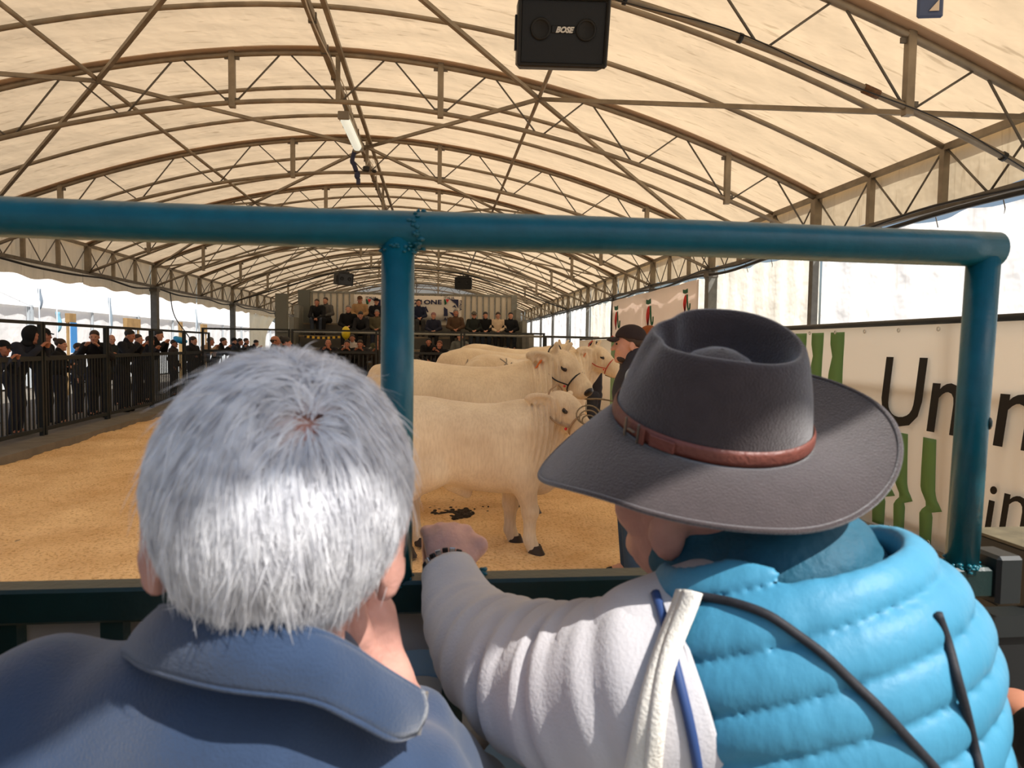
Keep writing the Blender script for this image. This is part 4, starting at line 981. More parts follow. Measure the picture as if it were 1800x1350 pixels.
def person(label, pose, loc, yaw, top=(30, 30, 34), legs=(38, 42, 56), hair='short', hc='black', hat=None, hatc=(30, 30, 32), hy=0, hp=0, skin=0, scale=1.0, shoes=(40, 38, 38), group=None, fine=False, glasses=False):
    global EYEM
    d = pose_data(pose, hy, hp); t = thing('person', label, 'person', loc, yaw, group); t.scale = (scale,)*3
    def ch(name, data, m, par=t):
        o = bpy.data.objects.new(name, data); COL.objects.link(o); o.parent = par; setm(o, m); return o
    sk = (M_SKIN, M_SKIN2)[skin]
    b = ch('body', d['body'], sk); setm(b, M_LIP, 1)
    ch('jacket', d['jacket'], cloth(tuple(min(255, int(x*1.0+10)) for x in top))); ch('trousers', d['trousers'], cloth(tuple(min(255, x+8) for x in legs)))
    for m in d['shoe']: ch('shoe', m, cloth(shoes))
    eul = Matrix(d['R'].tolist()).to_euler(); hl = tuple(d['hed'])
    def hd(o): o.location = hl; o.rotation_euler = eul; return o
    if hair: hd(ch('hair', hair_mesh(hair), hairm(hc)))
    if hat == 'cap':
        a, bm = cap_meshes(); c = hd(ch('cap', a, cloth(hatc))); q = bpy.data.objects.new('brim', bm); COL.objects.link(q); q.parent = c; setm(q, cloth(hatc))
    elif hat in ('beanie', 'hood'): hd(ch(hat, hair_mesh(hat), cloth(hatc)))
    if EYEM is None:
        o = MB().ball((0, 0, 0), (.011, .007, .008), 8).build('eye', M_WEYE, None, True); EYEM = o.data; bpy.data.objects.remove(o)
    for sx in (-1, 1):
        e = ch('eye', EYEM, M_WEYE); e.location = tuple(d['hed']+d['R'] @ np.array((sx*.031, .087, .004))); e.rotation_euler = eul
    if glasses:
        g = MB()
        for sx in (-1, 1): g.ball((sx*.034, .095, .004), (.027, .008, .02), 10)
        g.beam((-.07, .09, .01), (.07, .09, .01), .006)
        o = g.build('sunglasses', M_BLACKPL, t, True, local=True); hd(o)
    return t
# ---- handlers in the ring
def on_line(px, py, Y): p = at(px, py, Y); return p
def put(px, py_head, Y, pose, hed_z, z0=None):       # feet position and scale so that the head centre falls on the pixel
    p = at(px, py_head, Y); return p
hp0 = at(1108, 606, 4.45)
capman = person('man in a dark cap and grey vest holding cattle ropes beside the brown hat', 'hold_close', (hp0[0]+.045, 4.45, 0), math.radians(82), (150, 166, 182), (46, 66, 92), 'short', 'brown', 'cap', (54, 44, 44), 0, 0, 0, hp0[2]/1.60)
v_ = Sdf(); pp = POSES['hold']
v_.cap((0, 0, .93), (0, .01, 1.30), .172, .18, .05, ((0, 1, 0), 1.3)); v_.cap((0, .01, 1.3), (0, .02, 1.42), .16, .095, .05, ((0, 1, 0), 1.2))
for sx in (-1, 1): v_.cap((sx*.1, .01, 1.38), (sx*.15, .01, 1.38), .085, .08, .03)
v_.cap((0, .0, 1.43), (0, .02, 1.52), .085, .08, .02)
sdf_obj('vest', v_, .014, cloth((58, 56, 62)), capman, label='dark grey padded vest')
brd = Sdf(); brd.ell((0, .042, -.088), (.052, .048, .034), None, .02); o = sdf_obj('beard', brd, .008, hairm('brown'), capman); o.location = POSES['hold']['hed']
hp1 = at(1146, 600, 5.7)
person('man in an orange brown cap standing behind the capped handler', 'stand', (hp1[0], 5.75, 0), math.radians(10), (70, 60, 54), (50, 52, 60), 'short', 'brown', 'cap', (150, 84, 44), 0, 0, 0, (hp1[2])/1.60)
hp2 = at(1050, 612, 11.4)
person('dark haired handler half hidden behind the cattle heads', 'hold', (hp2[0], 11.5, 0), math.radians(70), (44, 42, 50), (50, 52, 60), 'short', 'black', None, (0, 0, 0), 0, 0, 1, hp2[2]/1.6)
hp3 = at(1068, 631, 9.9)
person('handler in a black cap crouched low behind the red haltered cow', 'hold', (hp3[0], 10.7, -0.0), math.radians(60), (40, 38, 44), (50, 52, 60), 'short', 'black', 'cap', (30, 30, 36), 0, -10, 1, hp3[2]/1.58)
# ---- crowd at the left fence
GL = 'people watching along the left fence'
def left_person(label, px, py, back, pose, **k):
    d = ray(px, py); X = -6.02-back
    # the fence line drifts left with distance
    for _ in range(4):
        t = X/d[0]; Y = (CAM+d*t)[1]; X = A0[0]+(Y-A0[1])*(A1[0]-A0[0])/(A1[1]-A0[1])-back
    p = CAM+d*(X/d[0]); hz = POSES[pose]['hed'][2]; yaw = -PI/2+k.pop('turn', 0)
    sc = k.pop('sc', None); z0 = 0.1 if back < .7 and Y < 19.8 else -0.04
    s = min(1.08, max(.86, (p[2]-z0)/hz)) if sc is None else sc
    off = np.array(POSES[pose]['hed'])*s; fx = rz(yaw) @ off
    return person(label, pose, (p[0]-fx[0], p[1]-fx[1], z0), yaw, scale=s, group=GL, **k)
left_person('person in a dark cap with bare forearms leaning at the left edge of the photo', 6, 612, .12, 'lean', top=(44, 52, 70), hat='cap', hatc=(28, 30, 36), hp=-12, skin=1)
left_person('hooded man in a dark jacket and patterned cap leaning on the left fence', 58, 590, .10, 'lean', top=(34, 38, 50), hat='hood', hatc=(30, 32, 36), hp=-8, skin=1, hy=8)
left_person('person in black standing close behind the hooded man', 78, 590, .75, 'stand', top=(28, 30, 36), hat='cap', hatc=(30, 30, 32), skin=1)
left_person('woman in black with hair tied in a knot behind the left fence', 107, 606, .35, 'fold', top=(18, 18, 20), hair='bun', hc='brown', turn=.2, hy=-6)
left_person('man in patterned dark jacket standing back from the left fence', 138, 612, 1.3, 'stand', top=(60, 66, 78), hc='brown')
left_person('brown haired man turning his head away at the left fence', 166, 592, .25, 'lean', top=(26, 25, 28), hc='brown', turn=-1.3, hp=-6)
left_person('small dark haired child in front of the grey haired bystander', 184, 612, .3, 'lean', top=(40, 38, 40), hc='brown', hp=-10, skin=1)
left_person('bald man facing the camera in the left crowd', 196, 597, 1.5, 'stand', top=(40, 46, 46), hair='bald', hc='grey', turn=-.9)
left_person('dark haired man holding up a phone at the left fence', 228, 590, .12, 'phone', top=(26, 28, 34), hc='black', hp=-14, skin=1)
left_person('man half hidden behind the dark haired man with the phone', 243, 596, 1.2, 'stand', top=(60, 50, 52), hc='brown')
left_person('man in navy leaning with head lowered on the left fence', 263, 600, .12, 'lean', top=(30, 36, 52), hc='brown', hp=-22, skin=1)
left_person('tall man in black with thick dark hair by the thick grey post', 279, 589, .35, 'lean', top=(20, 20, 22), hc='black', hp=-10)
BAGP = left_person('dark haired person beneath the bright blue bag in the crowd', 306, 604, .6, 'stand', top=(50, 46, 48), hc='brown', skin=1)
left_person('smiling woman with long hair in a dark coat at the left fence', 340, 599, .4, 'fold', top=(34, 34, 38), hair='long', hc='brown', turn=-.3)
left_person('grey haired man in a beige jumper at the far part of the left fence', 370, 596, .3, 'lean', top=(168, 140, 112), hc='grey', hp=-6, skin=1)
left_person('short haired man in black leaning on crossed arms near the far left', 393, 600, .25, 'lean', top=(22, 24, 26), hair='short', hc='brown')
left_person('black capped person near the far left corner of the ring', 412, 600, .6, 'stand', top=(28, 32, 40), hat='cap', hatc=(24, 24, 26))
left_person('person with dark curly hair near the far left corner', 422, 600, .3, 'lean', top=(30, 34, 42), hc='black', skin=1)
left_person('bearded man near the far left corner of the fence', 433, 600, .7, 'stand', top=(36, 36, 42), hc='brown', skin=1)
left_person('person bending in black by the tied curtain', 450, 603, .4, 'lean', top=(20, 20, 24), hc='black', hp=-20)
q = at(481, 600, 15.4)
person('bald man in a white collar seen in profile past the white hair', 'stand', (q[0], 15.4, .0), math.radians(-80), (46, 50, 66), (40, 42, 52), 'bald', 'brown', hy=0, skin=1, scale=q[2]/1.6)
q = at(500, 602, 15.2)
person('dark haired woman in profile beside the bald man', 'stand', (q[0], 15.2, .0), math.radians(-75), (40, 44, 60), (40, 42, 52), 'bun', 'black', skin=1, scale=q[2]/1.6)
o = MB(); c = at(317, 597, BAGP.location[1]); c[2] -= .02
o = Sdf(); o.ell((0, 0, 0), (.16, .13, .09), ry(.35), .02); o.cap((-.12, 0, .05), (.14, 0, -.03), .07, .05, .03)
bo = sdf_obj('bag', o, .02, mat('bright_blue_plastic', (20, 150, 214), 0.4), None); bo.location = (c[0], c[1], c[2]); tag(bo, 'bright blue bag held up among the left crowd', 'bag')
# ---- grandstand
SY0, SRI, SDE = 21.4, 0.43, 0.82
M_STAND = mat('grey_stand_steel', (150, 150, 142), 0.6, 0.2, var=0.3, vscale=3); M_STPANEL = mat('grey_corrugated_sheet', (226, 216, 198), 0.65, var=0.08, vscale=2)
gx0, gx1 = at(530, 560, 24)[0], at(905, 560, 24)[0]
gs = thing('grandstand', 'grey steel grandstand with tiers of seated people at the far end of the ring', 'grandstand', ((gx0+gx1)/2, 23, 0))
for k in range(4):
    y = SY0+SDE*k; z = .6+SRI*k
    MB().box(((gx0+gx1)/2, y+.3, z-.03), (gx1-gx0, .8, .05)).build('deck', M_STAND, gs)
    MB().box(((gx0+gx1)/2, y+.28, z+.39), (gx1-gx0-.1, .3, .05)).build('bench', mat('worn_timber_bench', (134, 120, 100), 0.8, var=.3), gs)
    MB().box(((gx0+gx1)/2, y+.69, z+.2), (gx1-gx0, .02, .4)).build('riser', mat('dark_riser', (112, 108, 102), 0.8), gs)
    for x in (gx0-.12, gx1+.1+.12*(3-k)): MB().box((x, y+.3, (z+1.0)/2), (.16, .8, z+1.0)).build('side_panel', M_STAND, gs)
    for x in np.linspace(gx0+.3, gx1-.3, 6): MB().box((x, y, z/2-.03), (.06, .06, z-.06)).build('leg', M_STAND, gs)
yb = SY0+SDE*4+.1; zt = at(700, 516, yb)[2]
nb_ = 34
for k in range(nb_):
    xa = gx0+(gx1-gx0)*k/nb_; w = (gx1-gx0)/nb_
    MB().box((xa+w/2, yb+.03, zt/2+.65), (w*.8, .03, zt-1.3), None, .008).build('back_sheet', M_STPANEL, gs)
    MB().box((xa, yb, zt/2+.65), (.035, .05, zt-1.3)).build('back_bar', M_STAND, gs)
MB().box(((gx0+gx1)/2, yb, zt), (gx1-gx0, .06, .06)).build('back_rail', M_STAND, gs)
MB().box((gx0-.1, SY0+.1, 1.55), (.34, .25, 3.1)).build('corner_column', mat('dark_grey_column', (104, 106, 98), 0.7), gs)
MB().box((gx0-.05, yb, zt/2), (.4, .2, zt+.1)).build('corner_column', mat('dark_grey_column', (104, 106, 98), 0.7), gs)
MB().box((gx1+.05, yb, zt/2), (.2, .2, zt+.05)).build('corner_column', M_STAND, gs)
for a, b_ in (((gx0, SY0-.05, .3), (gx0+2.6, SY0-.05, 1.5)), ((gx0+2.6, SY0-.05, .3), (gx0, SY0-.05, 1.5))): MB().tube([a, b_], .03, 6).build('cross_brace', M_STAND, gs, True)
MB().tube([(gx0-.2, SY0-.1, at(600, 584, SY0)[2]), (gx1+2.4, SY0-.1, at(600, 584, SY0)[2]-.05)], .035, 8).build('front_rail', M_STAND, gs, True)
tp = thing('warning_tape', 'yellow and black striped tape stretched across the grandstand front', 'tape', (gx0, SY0-.12, 1.8))
xa, xb = at(535, 592, SY0-.12)[0], at(598, 592, SY0-.12)[0]; z = at(560, 592, SY0-.12)[2]
for k in range(14):
    x0 = xa+(xb-xa)*k/14; MB().box((x0+(xb-xa)/28, SY0-.12, z-.03*math.sin(PI*k/13)), ((xb-xa)/14, .006, .07)).build('tape_stripe', mat('tape_yellow', (226, 184, 60), .5) if k % 2 else M_BLACKPL, tp)
bl = Sdf(); bl.ell((0, 0, 0), (.13, .13, .2), None, .02); bl.cap((0, 0, -.18), (0, 0, -.22), .02, .03, .01)
c = at(608, 585, SY0-.3); ob = sdf_obj('balloon', bl, .02, mat('yellow_latex', (214, 190, 30), .35), None); ob.location = tuple(c); tag(ob, 'yellow balloon in front of the grandstand', 'balloon')
# banner of the stand
bb = thing('stand_banner', 'white banner with navy lettering and square emblems hung on the grandstand back', 'banner', (0, yb-.08, 3))
p0, p1 = at(622, 520, yb-.08), at(811, 561, yb-.08); zt_, zb_ = at(700, 519, yb-.08)[2], at(700, 561, yb-.08)[2]
MB().shell([[(x, yb-.08+.02*math.sin(x*6), z) for x in np.linspace(p0[0], p1[0], 30)] for z in np.linspace(zb_, zt_, 5)], .004).build('sheet', mat('white_banner_cloth', (236, 228, 218), .7), bb, True)
M_NAVY = mat('navy_print', (26, 32, 74), .6)
for ch_, px in (('Z', 728), ('I', 738.5), ('O', 745), ('N', 757), ('E', 769)):
    pt = at(px, 534.5, yb-.1); text_mesh(ch_, .21, 'lettering', M_NAVY, (pt[0], yb-.12, pt[2]), (1, 0, 0), (0, 0, 1), bb, .003, .008, 0, 1.4)
pt = at(744, 548, yb-.1); text_mesh('A', .26, 'lettering', M_NAVY, (pt[0], yb-.12, pt[2]), (1, 0, 0), (0, 0, 1), bb, .003, .012)
for px in (656, 793):
    c = at(px, 541, yb-.12); u = .26
    E_ = [([(-1, -1), (-.45, -1), (-.5, -.2), (-1, .1)], M_NAVY), ([(-.2, 1), (1, 1), (1, -.1), (.6, .5)], M_NAVY), ([(-.75, 1), (-.25, 1), (-.55, .55)], M_RED), ([(-1, 1), (-.8, 1), (-.6, .5), (-.9, .3)], M_GREENINK), ([(.1, .1), (.5, .35), (.8, -.1), (.45, .1)], M_NAVY), ([(-.3, -.5), (.3, -1), (1, -1), (1, -.45), (.4, -.6)], M_NAVY)]
    for poly, m_ in E_: MB().prism([(x*u, y*u*1.15) for x, y in poly], .003, (c[0], yb-.12, c[2]), (1, 0, 0), (0, 0, 1)).build('emblem_shape', m_, bb)
    text_mesh('ITALIA', .115, 'lettering', M_NAVY, (c[0]-.26, yb-.12, c[2]+.31), (1, 0, 0), (0, 0, 1), bb, .003, .003, 0, 1.1)
    text_mesh('ITALIA', .115, 'lettering', M_NAVY, (c[0]+.3, yb-.12, c[2]+.28), (0, 0, -1), (1, 0, 0), bb, .003, .003, 0, 1.1)
    text_mesh('A.I.A.', .13, 'lettering', M_NAVY, (c[0]-.25, yb-.12, c[2]-.44), (1, 0, 0), (0, 0, 1), bb, .003, .006)
GSN = 'people seated on the grandstand'
def seat(label, px, row, pose='sit', **k):
    y = SY0+SDE*row+.3; z = .6+SRI*row; x = at(px, 560, y)[0]
    person(label, pose, (x, y-.02, z), PI+k.pop('turn', 0), group=GSN, scale=k.pop('sc', 1.0), **k)
seat('man in black leaning forward, leftmost on the top of the grandstand', 560, 3, 'sit_fwd', top=(24, 24, 26), legs=(58, 66, 80), hc='brown', skin=1)
seat('person in grey jacket beside the leftmost man on the grandstand', 574, 3, top=(84, 82, 80), legs=(24, 24, 26), hc='brown', turn=-.3)
seat('big man in a black coat above the yellow balloon', 613, 2, top=(16, 16, 17), legs=(24, 24, 26), hc='grey', sc=1.1)
seat('bearded man in flat cap and tan jacket before the left emblem', 633, 3, top=(168, 132, 92), hat='cap', hatc=(96, 68, 46), skin=1, sc=1.05)
seat('person in black and white holding something in the middle row', 636, 2, 'sit_fwd', top=(30, 30, 32), legs=(20, 20, 22), hc='black', hp=-25)
seat('man in a black cap and dark coat left of the blue post', 662, 3, top=(20, 20, 24), hat='cap', hatc=(22, 22, 24))
seat('man in an olive jacket left of the blue post', 663, 2, top=(86, 80, 60), hc='grey', skin=1)
seat('man in a navy jacket right of the blue post', 735, 3, top=(28, 34, 56), legs=(60, 60, 60), hc='black', turn=.2)
seat('child in a bobble hat and navy coat right of the blue post', 762, 2, top=(34, 36, 52), legs=(22, 22, 24), hat='beanie', hatc=(150, 110, 110), sc=.95)
seat('grey haired man in a brown jacket on the grandstand', 801, 2, top=(84, 62, 44), legs=(30, 28, 28), hc='grey', skin=1, sc=1.05)
seat('man in cap and sunglasses in a dark green jacket', 833, 2, top=(36, 40, 36), legs=(40, 46, 54), hat='cap', hatc=(104, 98, 88), glasses=True)
seat('woman in a black coat with dark hair on the grandstand', 853, 2, top=(17, 17, 18), legs=(30, 36, 46), hair='long', hc='black')
seat('woman in a beige jacket and pink scarf on the grandstand', 875, 2, top=(214, 190, 160), legs=(24, 24, 26), hair='long', hc='brown')
seat('person in a black coat, rightmost on the grandstand', 897, 2, top=(22, 24, 28), legs=(30, 36, 44), hc='black')
seat('man with ginger beard leaning on the lower tier', 754, 0, 'sit_fwd', top=(20, 20, 22), hc='black', skin=1)
seat('man in an open grey jacket on the lower tier', 809, 0, top=(104, 106, 100), legs=(30, 30, 34), hc='brown', sc=1.08)
seat('person in a white top on the lowest tier', 620, 0, top=(206, 196, 188), hc='brown', skin=1)
seat('man with a shaved head in camouflage green on the lower tier', 666, 0, top=(76, 78, 58), hair='bald', hc='brown', skin=1)
GF = 'people standing behind the far fence'
def far(label, px, py, pose='lean', **k):
    Y = 20.55; p = at(px, py, Y); hz = POSES[pose]['hed']; s = min(1.06, max(.8, p[2]/hz[2]))
    person(label, pose, (p[0], Y+hz[1]*s, p[2]-hz[2]*s if p[2]-hz[2]*s < 0 else 0), PI+k.pop('turn', 0), group=GF, scale=s, **k)
far('bald man with hands folded on the far fence left of the post', 577, 604, top=(30, 30, 36), hair='bald', hc='grey', skin=1)
far('dark haired boy at the far fence below the yellow balloon', 610, 605, top=(24, 26, 26), hc='black', skin=1)
far('man with white scarf at the far fence below the dog', 633, 605, top=(40, 40, 44), hc='brown', skin=1, hp=-12)
far('man with a big beard at the far fence beside the blue post', 664, 607, top=(60, 56, 52), hair='bald', hc='brown', skin=1)
far('red bearded man in black with hands raised before his face', 774, 606, 'phone', top=(18, 18, 24), hc='ginger', skin=1, turn=-.3)
far('man in sunglasses peeping over the branded rump', 822, 612, top=(70, 60, 56), hc='ginger', skin=1, glasses=True)
far('grey haired man peeping over the cattle backs near the right', 860, 614, top=(30, 30, 38), hc='grey', skin=1)
far('dark haired child peeping over the farthest cow', 888, 616, top=(26, 26, 30), hc='black')
# ------------------------------------------------------------------ outside on the left: white marquees, trees, flags and boards
M_MARQ = canvas('white_marquee_canvas', (252, 251, 250), 0.35, 0.02, 0.5)
mk = ['nearest white marquee outside on the left', 'second white marquee outside on the left', 'third white marquee outside, above the crowd by the phone', 'fourth white marquee outside on the left', 'fifth white marquee outside, past the thick post', 'sixth white marquee outside near the tied curtain', 'farthest white marquee outside on the left']
m0 = None
for k in range(7):
    y = 8.0+8.2*k; L = 8.1
    t = thing('marquee', mk[k], 'marquee', (-13.5, y, 0), group='white marquees outside on the left')
    X0, X1, X2, E_, Rg = 0, -3.0, -6.0, 2.75, 4.3
    MB().grid([[(x, v, z) for v in np.linspace(0, L, 9)] for x, z in ((X0+.15, E_-.06), (X0, E_), (-1, 3.22), (-2, 3.74), (X1, Rg))]).build('roof_slope', M_MARQ, t, True, local=True)
    MB().grid([[(x, v, z) for v in np.linspace(0, L, 9)] for x, z in ((X1, Rg), (-4.5, 3.5), (X2, E_))]).build('roof_slope', M_MARQ, t, True, local=True)
    MB().grid([[(-.02+.03*math.sin(v*5+k), v, z) for v in np.linspace(0, L, 30)] for z in (1.05, 1.8, E_)]).build('side_wall', M_MARQ, t, True, local=True)
    MB().grid([[(X2, v, z) for v in np.linspace(0, L, 9)] for z in (0, E_)]).build('side_wall', M_MARQ, t, True, local=True)
    for v in (0.05, L/2, L-.05): MB().box((0.06, v, E_/2), (.07, .07, E_)).build('pole', mat('pale_grey_pole', (176, 184, 190), .5), t, local=True)
    MB().box((-.3, L/2, .5), (.6, L*.9, .95)).build('counter', mat('pale_counter', (214, 220, 224), .7), t, local=True)
def tree(k, x, y, h, lb):
    t = thing('tree', lb, 'tree', (x, y, -.04), group='trees beyond the white marquees'); rg = np.random.default_rng(40+k)
    MB().tube([(0, 0, 0), (.1, 0, h*.35), (.05, .1, h*.7)], [.22, .16, .08], 7).build('trunk', mat('bark', (74, 62, 50), .9, var=.3), t, True, local=True)
    n = 1500; d = rg.standard_normal((n, 3)); d /= np.linalg.norm(d, axis=1)[:, None]
    cl = rg.standard_normal((9, 3))*np.array((1.2, 1.6, .8)); c = cl[rg.integers(0, 9, n)]+d*rg.uniform(.3, 1.1, (n, 1))+np.array((0, 0, h*.68))
    u = rg.standard_normal((n, 3)); u /= np.linalg.norm(u, axis=1)[:, None]; v = np.cross(u, d); s = rg.uniform(.10, .22, (n, 1))
    V = np.stack([c-u*s-v*s*.6, c+u*s-v*s*.6, c+u*s+v*s*.6, c-u*s+v*s*.6], 1).reshape(-1, 3)
    mesh_obj('foliage', V, np.arange(n*4).reshape(n, 4), mat('dark_foliage', (52, 66, 44), .8, var=.5, vscale=2), t, kind='stuff')
tw = ['nearest dark tree beyond the marquees', 'second dark tree beyond the marquees', 'third dark tree beyond the marquees', 'fourth dark tree beyond the marquees', 'fifth dark tree beyond the marquees', 'sixth dark tree beyond the marquees', 'seventh dark tree beyond the marquees', 'eighth dark tree beyond the marquees', 'ninth dark tree beyond the marquees', 'tenth dark tree beyond the marquees', 'eleventh dark tree beyond the marquees', 'farthest dark tree beyond the marquees']
for k in range(12): tree(k, -24+1.5*math.sin(k*2.1), 13+4.6*k, 7.4+.7*math.sin(k*1.7), tw[k])
def flag(px, ytop, ybot, w, X, rgb, lb):
    d = ray(px, ytop); p = CAM+d*(X/d[0]); d2 = ray(px, ybot); q = CAM+d2*(X/d2[0])
    t = thing('flag', lb, 'flag', (p[0], p[1], 0)); wm = w*p[1]/1200; h = p[2]-q[2]
    MB().tube([(p[0], p[1], -.04), (p[0], p[1], p[2]+.1)], .02, 6).build('pole', mat('pale_grey_pole', (176, 184, 190), .5), t, True)
    MB().shell([[(p[0]+.04*math.sin(v*5), p[1]+wm*u*(1-.35*(1-v)*u)+.0, q[2]+h*(.12*u*(1-v)+v)) for u in np.linspace(0, 1, 6)] for v in np.linspace(0, 1, 9)], .01).build('cloth', mat('flag_%d_%d_%d' % rgb, rgb, .8, trans=.3), t, True)
flag(68, 507, 545, 10, -12.4, (150, 164, 178), 'grey feather flag outside above the hooded man')
flag(192, 523, 592, 9, -12.4, (164, 182, 196), 'pale grey feather flag outside left of the thick post')
flag(100, 548, 585, 14, -11.6, (150, 206, 226), 'pale blue flag outside above the woman with tied hair')
flag(276, 535, 560, 5, -12.4, (150, 172, 186), 'small grey flag outside right of the thick post')
flag(344, 543, 585, 8, -12.4, (172, 188, 200), 'pale flag outside above the smiling woman')
def board(px, y0, y1, w, X, lb, under=None):
    d = ray(px, y0); p = CAM+d*(X/d[0]); d2 = ray(px, y1); q = CAM+d2*(X/d2[0]); wm = w*p[1]/1200*1.5; t = thing('display_board', lb, 'board', (p[0], p[1], 0))
    MB().box((p[0], p[1], (p[2]+q[2])/2), (.12, wm, p[2]-q[2]), None, .01).build('panel', mat('brown_board', (166, 134, 88), .8, var=.3, vscale=3), t)
    for s in (-1, 1): MB().box((p[0], p[1]+s*wm*.42, q[2]/2-.02), (.06, .06, q[2]+.04)).build('leg', mat('brown_board', (166, 134, 88)), t)
    if under: MB().box((p[0]+.08, p[1], q[2]-.45), (.03, wm*.8, .9)).build('cloth', mat('sky_blue_cloth', under, .8), t)
board(124, 551, 567, 15, -10.9, 'brown board with a blue cloth below it outside the left fence', (70, 140, 206))
board(232, 560, 577, 36, -10.9, 'wide brown board outside by the thick grey post')
board(317, 566, 582, 6, -11.5, 'small brown board outside right of the thick post')
board(358, 570, 586, 16, -11.5, 'brown hut board outside behind the grey haired man')
# tied curtains at the far left
ct = thing('curtain', 'cream canvas curtain tied back at the far left of the tent', 'curtain', (XL, 40, 0))
for ya, yb_, na in ((33.0, 38.4, .55), (38.6, 45.5, .8)):
    G = [[(XL-.1+.06*math.sin(v*23), ya+(yb_-ya)*(v*(1-(1-na)*(1-abs(2*u-1)**2)) if True else v), 3.0*(1-u)+.1*u) for v in np.linspace(0, 1, 30)] for u in np.linspace(0, 1, 12)]
    MB().shell(G, .006).build('curtain_panel', M_WALLC, ct, True)
# ------------------------------------------------------------------ things hanging under the roof
def speaker(label, c, yaw, pitch, W, Hh, D, logo, hang):
    t = thing('loudspeaker', label, 'loudspeaker', c)
    R = rz(yaw) @ rx(pitch); g = lambda q: np.array(c)+R @ np.array(q)
    MB().box(g((0, D/2, 0)), (W, D, Hh), R, .035).build('cabinet', M_BLACKPL, t)
    rim = MB(); th = .03
    for sx in (-1, 1): rim.box(g((sx*(W/2-th/2), -.012, 0)), (th, .045, Hh-.01), R, .012)
    for sz in (-1, 1): rim.box(g((0, -.012, sz*(Hh/2-th/2))), (W-.01, .045, th), R, .012)
    rim.build('rim', M_BLACKPL, t, kind='stuff')
    for sx in (-1, 1):
        RR = R @ rx(PI/2); pr = [(.125*W*.9, -.0), (.125*W*.9, .012), (.1*W*.9, .02), (.095*W*.9, .004), (.09*W*.9, .002), (.0, .0015)]
        MB().lathe(pr, g((sx*W*.25, -.004, .02)), 24, RR).build('port', mat('port_black', (3, 3, 3), .6), t, True)
    if logo:
        MB().box(g((0, -.006, .02)), (W*.26, .012, .055), R, .004).build('badge', M_BLACKPL, t)
        ls = W*.078
        text_mesh('BOSE', ls, 'lettering', mat('silver_print', (206, 204, 198), .4), g((-W*.085, -.015, -.002)), R @ np.array((1, 0, 0)), R @ np.array((0, 0, 1)), t, .003, .003, .35)
    b = MB()
    top = g((0, D/2, Hh/2))
    b.box(top+np.array((0, 0, .03)), (W*.7, .12, .06), R); b.tube([top+np.array((0, 0, .02)), np.array(hang)], .025, 8)
    b.build('bracket', M_BLACKPL, t, kind='stuff')
    for sx in (-1, 1): MB().box(g((sx*(W/2+.008), D*.4, 0)), (.02, .1, Hh*.5), R).build('side_handle', M_BLACKPL, t)
c = at(990, 57, 5.6); speaker('big black loudspeaker with two round ports hanging at the top of the photo', c, math.radians(-4), math.radians(18), .74, .52, .36, True, (c[0]-.1, 5.95, arch(c[0]-.1)-.55))
for px, py, yw, lb in ((608, 491, .7, 'small black loudspeaker hanging left of the blue post, far down the tent'), (814, 498, -.12, 'small black loudspeaker hanging right of the blue post, far down the tent')):
    c = at(px, py, TY(6)-.5); speaker(lb, c, yw, .12, .72, .52, .4, False, (c[0], TY(6)-.02, arch(c[0])-.64))
# strip lamp
la, lb_ = at(604, 204, 11.3), at(630, 262, 12.75)
lp = thing('strip_lamp', 'grey strip lamp with a glowing white cover hanging under the ridge', 'lamp', tuple((la+lb_)/2))
dv_ = (lb_-la)/np.linalg.norm(lb_-la); LL = np.linalg.norm(lb_-la); RL = rot_to(dv_)
mm = (la+lb_)/2
upv = np.cross(dv_, np.cross(np.array((0, 0, 1.0)), dv_)); upv /= np.linalg.norm(upv); sdv = np.cross(dv_, upv); RB = np.stack([sdv, dv_, upv], 1)
MB().box(mm+upv*.03, (.17, LL, .05), RB, .012).build('housing', mat('pale_grey_plastic', (190, 184, 170), .5), lp)
m_ = bpy.data.materials.new('lamp_cover'); m_.use_nodes = True; _b = m_.node_tree.nodes['Principled BSDF']; _b.inputs['Base Color'].default_value = (.85, .87, .8, 1); _b.inputs['Roughness'].default_value = .25; _b.inputs['Emission Color'].default_value = (.93, 1, .86, 1); _b.inputs['Emission Strength'].default_value = .55
cv = MB(); 
G = []
for u in np.linspace(-.5, .5, 13):
    e = 1-max(0, abs(u)-.44)/.06*.5
    G.append([mm+dv_*u*LL*.97+sdv*.078*e*math.cos(a)-upv*.085*e*math.sin(a) for a in np.linspace(0, PI, 13)])
cv.grid(G); cv.build('cover', m_, lp, True)
for e in (la, lb_): MB().box(e+upv*.01, (.18, .05, .13), RB, .01).build('end_cap', mat('grey_plastic', (128, 120, 108), .5), lp)
for k in np.linspace(-.4, .4, 5): MB().box(mm+dv_*k*LL-sdv*.08, (.02, .04, .03), RB).build('clip', mat('grey_plastic', (128, 120, 108)), lp)
hk = MB()
for e in (la+dv_*.1, lb_-dv_*.1): hk.tube([e+upv*.04, (e[0]*.5+(XC-.1)*.5, e[1], e[2]+.25), (XC-.1, e[1], arch(XC)-.17)], .007, 5)
hk.build('hanger_wire', M_STEEL_D, lp, kind='stuff')
